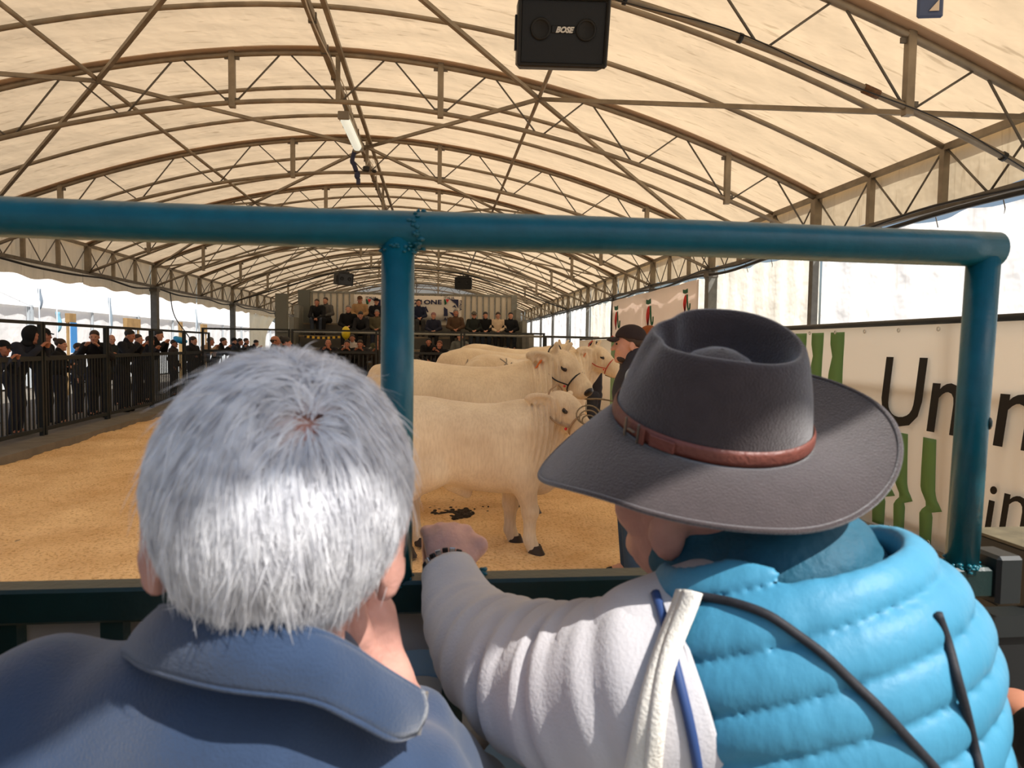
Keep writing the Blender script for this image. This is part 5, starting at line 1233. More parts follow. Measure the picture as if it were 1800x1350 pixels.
# blue gadget and dark junction under the third truss
c = at(628, 308, TY(2)-.12); gd = thing('cable_clamp', 'dark blue plug and clamp tied to the third truss below the strip lamp', 'clamp', c)
mb_ = mat('navy_plastic', (34, 40, 74), .5)
MB().ball(c, (.06, .06, .09), 10).build('plug', mb_, gd, True); MB().box(c+(.02, 0, -.12), (.07, .07, .12), rz(.4), .01).build('plug', mb_, gd)
MB().tube(catmull([c+(-.02, 0, .08), c+(-.06, 0, .2), c+(-.1, .02, .3), (c[0]-.02, TY(2), arch(c[0])-.1)], 12), .045, 8).build('strap', mb_, gd, True)
MB().box(c+(.17, .0, .13), (.12, .1, .09), rz(.3), .01).build('junction_box', M_BLACKPL, gd); MB().ball(c+(.33, 0, .09), (.05, .05, .035), 8).build('junction_box', M_BLACKPL, gd, True)
MB().tube(catmull([c+(.17, 0, .18), c+(.25, 0, .34), c+(.36, 0, .28), c+(.36, 0, .1)], 14), .008, 5).build('wire', mat('white_cable', (205, 196, 180)), gd, True)
# blue grey tag at the upper right
c = at(1635, 8, 4.2); tg = thing('hanging_case', 'blue grey plastic case with a pale triangle, hanging at the top right', 'case', c)
MB().box(c, (.16, .03, .17), rz(-.2), .012).build('shell', mat('blue_grey_plastic', (70, 86, 120), .4), tg)
MB().prism([(-.02, -.05), (.04, -.05), (.04, .02)], .004, c+(0.0, -.022, 0), rz(-.2) @ np.array((1, 0, 0)), (0, 0, 1)).build('triangle', mat('cream_print', (232, 214, 188), .6), tg)
MB().tube([c+(0, 0, .08), (c[0], 4.2, arch(c[0])-.03)], .012, 6).build('strap', M_CABLE, tg, True)
# ties and a rusty sleeve on the nearest truss
def chord_pt(x, dz=-.67): return np.array((x, TY(0), arch(x)+dz))
for px in (1098, 1300, 1765):
    best = min(np.linspace(0, 5.6, 400), key=lambda x: abs((lambda w: 900+F_PX*(w @ RIGHT)/(w @ FWD))(chord_pt(x)-CAM)-px))
    a, b_ = chord_pt(best-.018), chord_pt(best+.018); MB().tube([a, b_], .044, 10).build('tie', M_BLACKPL, tr0, True)
best = min(np.linspace(0, 5.6, 400), key=lambda x: abs((lambda w: 900+F_PX*(w @ RIGHT)/(w @ FWD))(chord_pt(x)-CAM)-1540))
MB().tube([chord_pt(best-.12), chord_pt(best+.03)], .043, 10).build('rusty_sleeve', mat('rust', (120, 84, 54), .8, var=.5, vscale=40), tr0, True, label='rusty sleeve')
cable('power_cable', [chord_pt(x)+np.array((0, -.05, -.02+.03*math.sin(x*3))) for x in np.linspace(.5, 5.7, 30)], .006, 'black cable tied along the lower tube of the nearest truss')
# pepper banner on the right wall
pbn = thing('hanging_banner', 'white banner with three red peppers and red script hung on the right wall', 'banner', (XR-.14, 18, 2))
ya, yb2 = 14.3, 21.9; BXX = XR-.16
def bxx(y): return BXX-.03*math.sin(y*3.1)
MB().shell([[(bxx(y), y, z) for y in np.linspace(ya, yb2, 60)] for z in np.linspace(.7, 3.1, 6)], .004).build('sheet', mat('white_vinyl', (240, 228, 220), .6, trans=.45), pbn, True)
for px in (1203, 1136, 1083):
    d = ray(px, 535); p = CAM+d*((BXX-.05)/d[0]); y, z = p[1], p[2]
    dt = ray(px, 508); top = (CAM+dt*((BXX-.05)/dt[0]))[2]; db_ = ray(px, 549); bot = (CAM+db_*((BXX-.05)/db_[0]))[2]
    if px < 1200: top, bot = 2.92, 2.17
    hh = top-bot; O = (bxx(y)-.012, y, bot); X = (0, -1, 0); Y_ = (0, 0, 1); wd = hh*.42
    a = np.linspace(0, 1, 15)
    left = [(-.55*wd*math.sin(PI*v)**.8-.1*wd*v, hh*.74*v) for v in a]; right = [(.55*wd-.25*wd*(1-v)**2-.55*wd*(1-v), hh*.74*v) for v in a[::-1]]
    MB().prism(left+right, .004, O, X, Y_).build('pepper', mat('red_translucent_print', (232, 60, 52), .6, trans=.3), pbn)
    MB().prism([(-.75*wd, hh*.84), (-.1*wd, hh*.8), (.65*wd, hh*.82), (.6*wd, hh), (-.1*wd, hh*.96), (-.8*wd, hh)], .004, O, X, Y_).build('pepper_cap', M_GREENINK, pbn)
    cv = catmull([(.55*wd, hh*.74), (.7*wd, hh*.4), (1.0*wd, hh*.08), (1.35*wd, hh*.15), (1.4*wd, hh*.35)], 16)
    MB().tube([np.array(O)+np.array((-.004, -q[0], q[1])) for q in cv], .025, 5).build('pepper_stem', M_GREENINK, pbn, True)
    text_mesh('Coint l', .62, 'lettering', mat('red_translucent_print', (232, 60, 52)), (bxx(y)-.016, y+.72, bot-.62), X, Y_, pbn, .003, .012, .1)
# ------------------------------------------------------------------ the two men at the barrier
def bvh_of(*objs):
    V = []; Fc = []; o_ = 0
    for o in objs:
        L = world_loc(o); me = o.data
        v = np.empty(len(me.vertices)*3, np.float32); me.vertices.foreach_get('co', v); V.extend((v.reshape(-1, 3)+L).tolist())
        Fc.extend([tuple(i+o_ for i in p.vertices) for p in me.polygons]); o_ = len(V)
    return BVHTree.FromPolygons(V, Fc)
def on_skin(bvh, px, py, lift, fallback):
    d = ray(px, py); h = bvh.ray_cast(Vector(CAM), Vector(d/np.linalg.norm(d)))
    if h[0] is None: return atd(px, py, fallback)
    return np.array(h[0])-d/np.linalg.norm(d)*lift
def soft(p, n=6):
    p = np.array(p, float)
    for _ in range(n): p[1:-1] = p[1:-1]*.5+(p[:-2]+p[2:])*.25
    return p
M_FSKIN = mat('pink_skin', (214, 158, 142), 0.5, var=0.15, vscale=45, bump=0.15, bscale=160, sub=0.1)
M_FSKIN2 = mat('ruddy_skin', (214, 162, 146), 0.5, var=0.15, vscale=45, bump=0.15, bscale=160, sub=0.1)
# ================= white haired man
LC = atd(498, 898, 0.575)
LM = thing('person', 'white haired man in a navy half zip pullover, chin in hand, at the near barrier', 'person', (LC[0]-.05, LC[1]+.02, 0))
org = world_loc(LM)
RH = ry(math.radians(5.5)) @ rz(math.radians(7)) @ rx(math.radians(-6)); HSZ = 1.0
s = Sdf(); head_prims(s)
for p in s.p:
    p[1] = p[1]*HSZ
    if p[0] == 'c': p[2] = p[2]*HSZ; p[3] *= HSZ; p[4] *= HSZ
    else: p[2] = p[2]*HSZ
# bigger, cupped ears
s.p = [p for p in s.p if not (p[0] == 'e' and abs(p[1][0]) > .07)]
for sx in (-1, 1):
    Re = rz(-sx*.62) @ ry(sx*.12)
    s.ell((sx*.097, -.012, -.022), (.0085, .026, .044), Re, .008); s.ell((sx*.105, -.002, -.014), (.006, .014, .024), Re, .006, 0, True)
    s.ell((sx*.090, -.0, -.058), (.010, .014, .016), None, .01)
s.xf(RH, LC-org)
C0 = LC-org
nb0 = atd(470, 1215, .60)-org
s.cap(nb0+np.array((0, .035, -.03)), C0+RH @ np.array((0, -.005, -.07)), .058, .056, .03)
LSH, RSH = atd(95, 1318, .66)-org, atd(662, 1468, .64)-org
pelv = np.array((0.0, .06, .92)); chst = (LSH+RSH)/2+np.array((0, .02, -.10))
s.cap(pelv, chst, .13, .15, .06, ((0, 1, 0), 1.3)); s.cap(chst, nb0-np.array((0, 0, .03)), .12, .06, .05); s.cap(LSH, RSH, .055, .055, .04)
lel = LSH+np.array((-.05, .02, -.27)); lwr = lel+np.array((.1, .25, .06)); s.chain([LSH, lel, lwr], [.055, .042, .03], .02); hand_prims(s, lwr, lwr-lel, 1, .7)
rel = RSH+np.array((.09, .24, -.17)); rwr = atd(668, 1205, .70)-org; pal = atd(640, 1085, .69)-org
s.chain([RSH, rel, rwr], [.055, .045, .033], .02)
d_ = (pal-rwr)/np.linalg.norm(pal-rwr)
s.cap(rwr, pal, .030, .034, .02, ((0.3, 1, 0), 1.25))
s.chain([rwr+d_*.02+np.array((-.010, -.020, 0)), atd(622, 1112, .648)-org, atd(618, 1060, .640)-org], [.021, .0175, .0135], .005)      # thumb along the jaw
for k, (a, b_) in enumerate(((690-18, 1068), (676, 1046), (660, 1030), (646, 1020))):
    q0 = pal+np.array((.018-.012*k, .006*k, .0)); q1 = atd(a-10, b_+8, .70+.012*k)-org; q2 = q1+np.array((-.03, .03, .012)); s.chain([q0, q1, q2], [.0105, .0098, .0085], .005)
for k in (-1, 1): s.chain([pelv+(k*.09, 0, -.03), pelv+(k*.1, .04, -.45), pelv+(k*.1, 0, -.84)], [.085, .058, .04], .03); s.cap(pelv+(k*.1, 0, -.86), pelv+(k*.1, .1, -.885), .04, .03, .02)
lbody = sdf_obj('body', s, .0065, [M_FSKIN, M_LIP], LM)
# pullover
j = Sdf()
j.cap(pelv-(0, 0, .05), chst, .165, .175, .06, ((0, 1, 0), 1.3)); j.cap(LSH, RSH, .088, .088, .06); j.cap(chst+np.array((0, -.01, .02)), nb0-np.array((0, -.01, .035)), .16, .10, .07, ((0, 1, 0), 1.2))
j.cap(LSH, nb0-np.array((.03, 0, .03)), .082, .075, .06); j.cap(RSH, nb0+np.array((.02, 0, -.09)), .075, .06, .06)
j.chain([LSH, lel, lwr-(lwr-lel)*.1], [.09, .072, .048], .04); j.chain([RSH, rel, rwr+(rel-rwr)*.28], [.09, .075, .05], .04)
def jd(X, Y, Z): return .0022*np.sin(38*X+22*Z+3*np.sin(9*Z))*np.sin(17*Z-11*X)+.0016*np.sin(70*X-46*Z)
M_NAVYW = mat('navy_knit', (48, 66, 94), 0.8, var=0.12, vscale=30, bump=0.25, bscale=420, spec=0.2, sheen=0.3)
pull = sdf_obj('pullover', j, .0075, M_NAVYW, LM, disp=jd)
# pale sleeve band on the left shoulder
bs = Sdf(); bs.cap(LSH+np.array((-.030, -.004, .006)), LSH+np.array((-.075, .01, -.12)), .0885, .0885, .02)
sdf_obj('sleeve_stripe', bs, .008, mat('white_knit', (222, 224, 226), .8), LM, label='pale sleeve panel')
# collar: a standing band, open at the front with a zip
TCr = [(300, 1090, .665), (282, 1072, .60), (318, 1070, .53), (430, 1085, .492), (540, 1108, .505), (606, 1135, .53), (672, 1178, .56), (741, 1220, .60)]
BCr = [(205, 1165, .68), (222, 1150, .60), (262, 1172, .53), (385, 1205, .49), (540, 1226, .50), (622, 1262, .52), (690, 1296, .545), (728, 1288, .59)]
tp_ = catmull([atd(*q) for q in TCr], 40)-org; bt_ = catmull([atd(*q) for q in BCr], 40)-org
G = []
for u in np.linspace(0, 1, 9):
    row = tp_*(1-u)+bt_*u
    cen = (tp_.mean(0)*(1-u)+bt_.mean(0)*u); nn_ = row-cen; nn_[:, 2] = 0; nn_ /= np.linalg.norm(nn_, axis=1)[:, None]
    G.append(row+nn_*.006*math.sin(PI*u))
MB().shell(G, .007).build('collar', M_NAVYW, LM, True, local=True)
inn = [[p+np.array((0, 0, -.0)) for p in tp_], [p*.97+C0*.03*0+np.array((0, .0, -.03)) for p in tp_]]
MB().tube(tp_, .0042, 6).build('collar_edge', M_NAVYW, LM, True, local=True)
MB().tube(bt_+np.array((0, -.002, 0)), .0028, 6).build('collar_seam', M_NAVYW, LM, True, local=True)
zp = MB(); za, zb_ = tp_[-1], bt_[-1]
for k in range(14):
    q = za+(zb_-za)*k/13*1.0; zp.box(q+np.array((.003, 0, 0)), (.006, .004, .0028))
zp.build('zip', mat('zip_metal', (180, 180, 182), .35, .8), LM, local=True, kind='stuff')
# hair
HR = np.array((.0845, .1035, .096))*HSZ*np.array((1, 1, 1.0)); HCt = C0+RH @ (np.array((0, -.006, .022))*HSZ)
wl = atd(560, 705, .47)-org-HCt; wl = RH.T @ wl; wl /= np.linalg.norm(wl)
wl = wl/HR; wl /= np.linalg.norm(wl)
rg = np.random.default_rng(11)
def hair_ok(d):       # unit directions on the scalp, head frame
    x, y, z = d[:, 0]*HR[0], d[:, 1]*HR[1], d[:, 2]*HR[2]
    low = np.where(y < -.04, -.094, np.where(np.abs(x) > .05, -.028+.5*np.minimum(0, y+.0), 0.0))
    front = y < .055+.35*z
    return (z > low) & front
KC = 1700; dd = rg.standard_normal((KC*3, 3)); dd /= np.linalg.norm(dd, axis=1)[:, None]; dd = dd[hair_ok(dd)][:KC]
wd = np.arccos(np.clip(dd @ wl, -1, 1)); keep = rg.uniform(0, 1, len(dd)) < np.clip((wd-.0)/.40, .55, 1); dd = dd[keep]
NPC = 26; NPT = 8
roots = np.repeat(dd, NPC, 0)+rg.normal(0, .05, (len(dd)*NPC, 3)); roots /= np.linalg.norm(roots, axis=1)[:, None]
cid = np.repeat(np.arange(len(dd)), NPC); n = len(roots)
cj = rg.normal(0, .22, (len(dd), 3)); cl_ = rg.uniform(.75, 1.3, len(dd)); ch_ = rg.uniform(.35, 1.15, len(dd))
g_h = RH.T @ np.array((0, 0, -1.0))
def flow(d, jit):
    t = -(wl-(d @ wl)[:, None]*d); t /= np.linalg.norm(t, axis=1)[:, None]+.05
    g = g_h-(d @ g_h)[:, None]*d
    k = np.clip((np.arccos(np.clip(d @ wl, -1, 1))-.02)/.6, 0, 1)[:, None]
    t = t*(1-.65*k)+g*.9*k+jit; t -= (t*d).sum(1)[:, None]*d
    return t/(np.linalg.norm(t, axis=1)[:, None]+1e-6)
Ln = .054*cl_[cid]*rg.uniform(.8, 1.2, n); P_ = np.zeros((NPT, n, 3)); D_ = roots.copy(); cd = dd.copy()
nape = np.clip((-.02-roots[:, 2]*HR[2])/.05, 0, 1)
FLY = np.where(rg.uniform(0, 1, n) < .03, rg.uniform(0, .014, n), 0)
jit = cj[cid]*.55+rg.normal(0, .12, (n, 3))
for i in range(NPT):
    s_ = i/(NPT-1)
    lift = .006+.013*ch_[cid]*(1-np.exp(-s_*3))+rg.normal(0, .0006, n)*s_+FLY*s_**1.5+.016*nape*s_**2.0+.006*s_*(1-nape)*(ch_[cid]-.6)
    scal = HR+lift[:, None]
    P_[i] = D_*scal
    stp = (Ln/(NPT-1)/.098)[:, None]
    D_ = D_+flow(D_, jit*(1+.8*s_))*stp
    D_ /= np.linalg.norm(D_, axis=1)[:, None]
    # strands of one lock draw together towards the tip
    m0_ = np.zeros((len(dd), 3)); np.add.at(m0_, cid, D_); m0_ /= NPC; D_ = D_*.975+m0_[cid]*.025; D_ /= np.linalg.norm(D_, axis=1)[:, None]
W = .00046*rg.uniform(.7, 1.3, n)
tan = np.gradient(P_, axis=0); nrm = P_/np.linalg.norm(P_, axis=2)[..., None]; sd_ = np.cross(tan, nrm); sd_ /= np.linalg.norm(sd_, axis=2)[..., None]+1e-9
tw_ = rg.normal(0, .5, n); sd_ = sd_*np.cos(tw_)[None, :, None]+nrm*np.sin(tw_)[None, :, None]
wprof = np.array([1, 1, 1, .95, .85, .7, .5, .18])[:, None, None]
A_ = P_+sd_*W[None, :, None]*wprof; B_ = P_-sd_*W[None, :, None]*wprof
V = np.stack([A_, B_], 2)             # NPT, n, 2, 3
V = V.transpose(1, 0, 2, 3).reshape(-1, 3) @ RH.T+HCt
base = (np.arange(n)*NPT*2)[:, None]; seg = np.arange(NPT-1)[None, :]*2
q = np.stack([base+seg, base+seg+1, base+seg+3, base+seg+2], 2).reshape(-1, 4)
def hair_material(name, rgb, rgb2):
    m = bpy.data.materials.new(name); m.use_nodes = True; nt = m.node_tree; nt.nodes.clear()
    out = nt.nodes.new('ShaderNodeOutputMaterial'); b = nt.nodes.new('ShaderNodeBsdfPrincipled'); t = nt.nodes.new('ShaderNodeBsdfTranslucent'); mx = nt.nodes.new('ShaderNodeMixShader')
    tc = nt.nodes.new('ShaderNodeTexCoord'); nz = nt.nodes.new('ShaderNodeTexNoise'); nz.inputs['Scale'].default_value = 60; nz.inputs['Detail'].default_value = 2; nt.links.new(tc.outputs['Object'], nz.inputs['Vector'])
    r = nt.nodes.new('ShaderNodeValToRGB'); r.color_ramp.elements[0].position = .35; r.color_ramp.elements[1].position = .6; r.color_ramp.elements[0].color = (*lin(rgb2), 1); r.color_ramp.elements[1].color = (*lin(rgb), 1); nt.links.new(nz.outputs['Fac'], r.inputs['Fac'])
    nt.links.new(r.outputs['Color'], b.inputs['Base Color']); nt.links.new(r.outputs['Color'], t.inputs['Color']); b.inputs['Roughness'].default_value = .38; b.inputs['Specular IOR Level'].default_value = .7
    mx.inputs['Fac'].default_value = .42; nt.links.new(b.outputs[0], mx.inputs[1]); nt.links.new(t.outputs[0], mx.inputs[2]); nt.links.new(mx.outputs[0], out.inputs['Surface']); MATS[name] = m; return m
M_WHAIR = hair_material('white_hair', (250, 250, 252), (222, 222, 226))
hair = mesh_obj('hair', V, q, M_WHAIR, LM, True, 'thick white hair, thin at the crown', 'stuff')
# undercoat of short hair, left out where the scalp shows at the crown
u_ = 64; vv = np.linspace(0.02, PI-.02, 40); aa = np.linspace(0, 2*PI, u_, endpoint=False)
Dg = np.array([[(math.sin(t)*math.cos(a), math.sin(t)*math.sin(a), math.cos(t)) for a in aa] for t in vv]); okm = hair_ok(Dg.reshape(-1, 3)) & (np.arccos(np.clip(Dg.reshape(-1, 3) @ wl, -1, 1)) > .08)
okm = okm.reshape(len(vv), u_); Vu = (Dg*(HR+.0045)).reshape(-1, 3) @ RH.T+HCt; fu = [(i*u_+k, (i+1)*u_+k, (i+1)*u_+(k+1) % u_, i*u_+(k+1) % u_) for i in range(len(vv)-1) for k in range(u_) if okm[i, k] and okm[i+1, k] and okm[i, (k+1) % u_] and okm[i+1, (k+1) % u_]]
mesh_obj('hair_undercoat', Vu, fu, mat('grey_white_hair', (212, 200, 198), .6, var=.25, vscale=90), LM, True)
def lower_clothes(root, pel, m, org_):
    t = Sdf()
    for k in (-1, 1): t.chain([pel+(k*.09, 0, -.03), pel+(k*.1, .04, -.45), pel+(k*.1, 0, -.83)], [.11, .08, .062], .03)
    sdf_obj('trousers', t, .016, m, root)
    for k in (-1, 1):
        f = Sdf(); a = pel+(k*.1, 0, -.87); f.cap(a+(0, -.03, 0), a+(0, .13, -.012), .05, .038, .02); sdf_obj('shoe', f, .013, cloth((50, 44, 40)), root)
lower_clothes(LM, pelv, cloth((44, 46, 56)), org)
# ================= man with the brown felt hat
H0 = atd(1246, 748, 0.80)
RM = thing('person', 'man in a light blue padded vest and pale shirt, arm stretched to the near barrier', 'person', (H0[0]+.06, H0[1]-.06, 0))
ro = world_loc(RM)
PSI = math.radians(58); TILT = math.radians(21)
HX = np.array((-math.sin(PSI), math.cos(PSI), 0.0)); Zt = np.array((-0.01, -math.sin(TILT), math.cos(TILT))); Zt /= np.linalg.norm(Zt)
HX = HX-Zt*(HX @ Zt); HX /= np.linalg.norm(HX); HY = np.cross(Zt, HX); RHAT = np.stack([HX, HY, Zt], 1)    # columns: front, left side, up
hat = thing('felt_hat', 'dark brown wide brimmed felt hat with leather band, on the man in the blue vest', 'hat', H0)
def hp_pt(q): return H0+RHAT @ np.array(q)
NA = 96; an = np.linspace(0, 2*PI, NA, endpoint=False)
CX, CY = .112, .094           # crown base half length and width
M_FELT = mat('brown_felt', (68, 57, 57), .95, var=.16, vscale=60, bump=.35, bscale=500, spec=.1, sheen=.7)
def crown_ring(v):            # v from 0 at the base to 1 at the rim
    z = .112*v; k = 1-.15*v**1.3-.06*v*v
    out = []
    for a in an:
        c_, s_ = math.cos(a), math.sin(a); fr = max(0, c_)**6; pin = math.exp(-((abs(s_)-.5)/.22)**2)*max(0, c_)
        rx_ = CX*k*(1-.05*fr*v); ry_ = CY*k
        x, y = rx_*c_*(1-.10*pin*v*v), ry_*s_*(1-.20*pin*v*v)
        zz = z*(1-.07*max(0, -c_)**2*v)
        zz += v*v*(-.012*max(0, math.cos(a-math.radians(25)))**2+.006*max(0, math.cos(a-math.radians(250)))**2-.006*max(0, math.cos(a-math.radians(115)))**2)
        out.append((x, y, zz))
    return np.array(out)
rows = [crown_ring(v) for v in np.linspace(0, .92, 12)]
rim = crown_ring(1.0)
cen = np.array((0.004, 0, 0))
def inward(f, dz): q = rim.copy(); q[:, :2] = q[:, :2]*f; w_ = min(1, max(0, (f-.35)/.5)); q[:, 2] = rim[:, 2]*w_+rim[:, 2].mean()*(1-w_)+dz; e_ = 1-w_; q[:, :2] = q[:, :2]*(1-e_)+np.stack([CX*np.cos(an), CY*np.sin(an)], 1)*f*.82*e_; return q
rows += [inward(.985, .001), inward(.95, .0045), inward(.90, .004), inward(.85, -.006), inward(.79, -.024), inward(.72, -.038), inward(.63, -.043), inward(.50, -.034), inward(.36, -.022), inward(.2, -.014), inward(.02, -.011)]
MB().grid(np.array([[hp_pt(p) for p in r_] for r_ in rows]), wrapv=True).build('crown', M_FELT, hat, True)
def brim_pt(f, a):
    c_, s_ = math.cos(a), math.sin(a)
    r0 = np.array((CX*c_, CY*s_)); BXL, BYL = .198, .172
    r1 = np.array((BXL*c_, BYL*s_)); p = r0*(1-f)+r1*f
    lobe = lambda deg: max(0, math.cos(a-math.radians(deg)))**2
    # the left flank, towards the camera, droops
    z = .004*f+f**1.5*(-.026*lobe(122)+.030*lobe(212)-.040*lobe(32)+.006*lobe(302))-.088*f**1.1*lobe(-14)
    return (p[0], p[1], z)
fs = np.linspace(0, 1, 16)
Gb = np.array([[hp_pt(brim_pt(f, a)) for a in an] for f in fs])
MB().shell(Gb, .0038, True).build('brim', M_FELT, hat, True)
MB().tube(np.array([hp_pt(np.array(brim_pt(.985, a))+np.array((0, 0, .001))) for a in an]), .0030, 6, closed=True).build('brim_edge', M_FELT, hat, True)
M_LEATHER = mat('red_brown_leather', (126, 70, 58), .45, var=.2, vscale=50, bump=.2, bscale=200)
bl_ = []
for z in (.0035, .008, .016, .0205): 
    r_ = crown_ring(z/.112); o_ = .0028 if .005 < z < .018 else .0016
    q = r_.copy(); q[:, :2] *= 1+o_/.1; q[:, 2] = z; bl_.append([hp_pt(p) for p in q])
MB().shell(np.array(bl_), .0015, True).build('band', M_LEATHER, hat, True, label='red brown leather band')
def band_at(px):      # angle on the band seen nearest to a column of the photo, camera side
    best = None
    for a in np.linspace(0, 2*PI, 720):
        r_ = np.array((CX*math.cos(a)*1.03, CY*math.sin(a)*1.03, .012)); w = hp_pt(r_)-CAM; x = 900+F_PX*(w @ RIGHT)/(w @ FWD)
        if w @ FWD < .80 and (best is None or abs(x-px) < best[0]): best = (abs(x-px), a)
    return best[1]
def on_band(name, px, sz, m, lift):
    a = band_at(px); p = np.array((CX*math.cos(a), CY*math.sin(a), 0)); nrm_ = np.array((math.cos(a)/CX, math.sin(a)/CY, 0)); nrm_ /= np.linalg.norm(nrm_); tg_ = np.array((-nrm_[1], nrm_[0], 0))
    R_ = RHAT @ np.stack([tg_, nrm_, (0, 0, 1)], 1); return MB().box(hp_pt(p+nrm_*lift+np.array((0, 0, .012))), sz, R_, .001).build(name, m, hat)
for dx, sz in ((1104, (.003, .003, .024)), (1124, (.003, .003, .024))): on_band('buckle', dx, sz, mat('old_brass', (120, 112, 104), .35, .8), .0065)
on_band('buckle', 1114, (.012, .003, .003), mat('old_brass', (120, 112, 104)), .0072)
on_band('keeper', 1131, (.007, .003, .021), M_LEATHER, .0065); on_band('strap_end', 1165, (.03, .0022, .014), M_LEATHER, .006)
# head, neck, arm and hand in one body
hc = H0-RHAT @ np.array((-.004, 0, .088))-ro+np.array((.012, 0, -.010))
s = Sdf(); head_prims(s)
for p in s.p:
    p[1] = p[1]*1.08
    if p[0] == 'c': p[2] = p[2]*1.08; p[3] *= 1.08; p[4] *= 1.08
    else: p[2] = p[2]*1.08
RF = np.stack([-HY, HX, Zt], 1)      # head frame: x right, y front, z up
RF = RF @ rz(math.radians(-22)); s.xf(RF @ rx(math.radians(-4)), hc)
nbR = atd(1380, 1070, .785)-ro
s.cap(nbR, hc+RF @ np.array((0, -.02, -.07)), .066, .062, .03)
SHL, SHR = atd(1215, 1165, .745)-ro, atd(1548, 1142, .775)-ro
arm = [(1225, 1195, .735), (1150, 1210, .745), (1010, 1212, .82), (885, 1160, .92), (818, 1088, 1.015), (788, 1004, 1.09)]
ap = [atd(*q)-ro for q in arm]
pelR = np.array((.16, .04, .92)); chR = (SHL+SHR)/2+np.array((.01, .0, -.10))
s.cap(pelR, chR, .13, .15, .06, ((0, 1, 0), 1.3)); s.cap(chR, nbR, .12, .06, .05); s.cap(SHL, SHR, .05, .05, .04)
s.chain([SHL, ap[2], ap[3], ap[5]], [.055, .046, .042, .029], .02)
wr = ap[5]; kn_ = atd(786, 932, 1.145)-ro
dh = (kn_-wr)/np.linalg.norm(kn_-wr); sd0 = np.cross(dh, (0, 0, 1.0)); sd0 /= np.linalg.norm(sd0); nn0 = np.cross(sd0, dh)
s.cap(wr, wr+dh*.05, .030, .033, .015, (nn0, 1.3))
for o_, hh_ in ((-.024, -.002), (-.008, .006), (.008, .005), (.022, -.002)): s.cap(wr+dh*.02+sd0*o_*.6, kn_+sd0*o_*1.35+nn0*hh_, .019, .0118, .006)
for o_, l in ((-.034, .85), (-.012, 1), (.010, .97), (.031, .9)):
    a = kn_+sd0*o_+nn0*(.004 if abs(o_) < .02 else -.003); b_ = a+np.array((0, .036*l, -.014)); c_ = b_+np.array((0, .006, -.034*l)); e_ = c_+np.array((0, -.014, -.02)); s.chain([a, b_, c_, e_], [.0122, .0105, .0098, .0085], .004)
ta = wr+dh*.025+sd0*.030+np.array((0, 0, -.004)); tb = ta+sd0*.022+dh*.030+np.array((0, 0, -.004)); tc_ = tb+dh*.026+np.array((-.006, .004, -.014)); s.chain([ta, tb, tc_], [.0165, .0145, .0115], .010)
rlE = SHR+np.array((.07, .05, -.27)); rlW = rlE+np.array((-.05, .25, .08)); s.chain([SHR, rlE, rlW], [.055, .042, .03], .02); hand_prims(s, rlW, rlW-rlE, -1, .7)
for k in (-1, 1): s.chain([pelR+(k*.09, 0, -.03), pelR+(k*.1, .04, -.45), pelR+(k*.1, 0, -.84)], [.085, .058, .04], .03); s.cap(pelR+(k*.1, 0, -.86), pelR+(k*.1, .1, -.885), .04, .03, .02)
rbody = sdf_obj('body', s, .0065, [M_FSKIN2, M_LIP], RM)
lower_clothes(RM, pelR, cloth((40, 44, 58)), ro)
for rt_, c_, R_, k_ in ((LM, C0, RH, HSZ), (RM, hc, RF @ rx(math.radians(-4)), 1.08)):
    for sx in (-1, 1): MB().ball(c_+R_ @ (np.array((sx*.031, .087, .004))*k_), np.array((.013, .008, .009)), 10, R_).build('eye', M_WEYE, rt_, True, local=True)
# sleeve: a swept tube with folds
M_SHIRT = mat('pale_beige_cotton', (206, 202, 204), .85, var=.06, vscale=20, bump=.15, bscale=260, spec=.2, sheen=.2)
cp_ = catmull(ap, 70); cr_ = np.interp(np.linspace(0, 1, 70), [0, .18, .4, .6, .8, .93, 1], [.105, .104, .100, .083, .063, .050, .043])
tn = np.gradient(cp_, axis=0); tn /= np.linalg.norm(tn, axis=1)[:, None]; ln_ = np.concatenate([[0], np.cumsum(np.linalg.norm(np.diff(cp_, axis=0), axis=1))])
x_ = np.cross(tn[0], (0, 0, 1.0)); G = []; NS = 48
for i in range(70):
    x_ = x_-tn[i]*(x_ @ tn[i]); x_ /= np.linalg.norm(x_); y_ = np.cross(tn[i], x_); row = []
    u = i/69
    for k in range(NS):
        a = 2*PI*k/NS; w = ln_[i]
        f1 = abs(math.sin(PI*(w/.047+.55*math.sin(a+.4)+.25*math.sin(2*a))))**.7; f2 = math.sin(2*PI*(w/.031)+2.2*math.sin(a-1)+1.3*a)
        amp = .0085*math.exp(-((u-.50)/.22)**2)+.005*math.exp(-((u-.12)/.12)**2)+.0014
        r_ = cr_[i]+amp*(f1-.6)+amp*.30*f2
        row.append(cp_[i]+(x_*math.cos(a)+y_*math.sin(a))*r_)
    G.append(row)
G.append([cp_[-1]+(np.array(p)-cp_[-1])*.86+tn[-1]*-.002 for p in G[-1]]); G.append([cp_[-1]-tn[-1]*.03+(np.array(p)-cp_[-1])*.95 for p in G[-1]])
slv = MB().grid(np.array(G), wrapv=True).build('sleeve', M_SHIRT, RM, True, local=True)
sh2 = Sdf(); sh2.cap(SHL+np.array((.03, .0, .015)), SHL+np.array((-.035, .01, .0)), .098, .088, .03); sh2.cap(SHL+np.array((.0, .05, .012)), SHL+np.array((.06, .03, .02)), .06, .055, .03); sh2.chain([SHR, rlE, rlW-(rlW-rlE)*.1], [.095, .075, .05], .04); sh2.cap(pelR-(0, 0, .1), chR, .15, .155, .05, ((0, 1, 0), 1.3))
shirt = sdf_obj('shirt', sh2, .0085, M_SHIRT, RM)
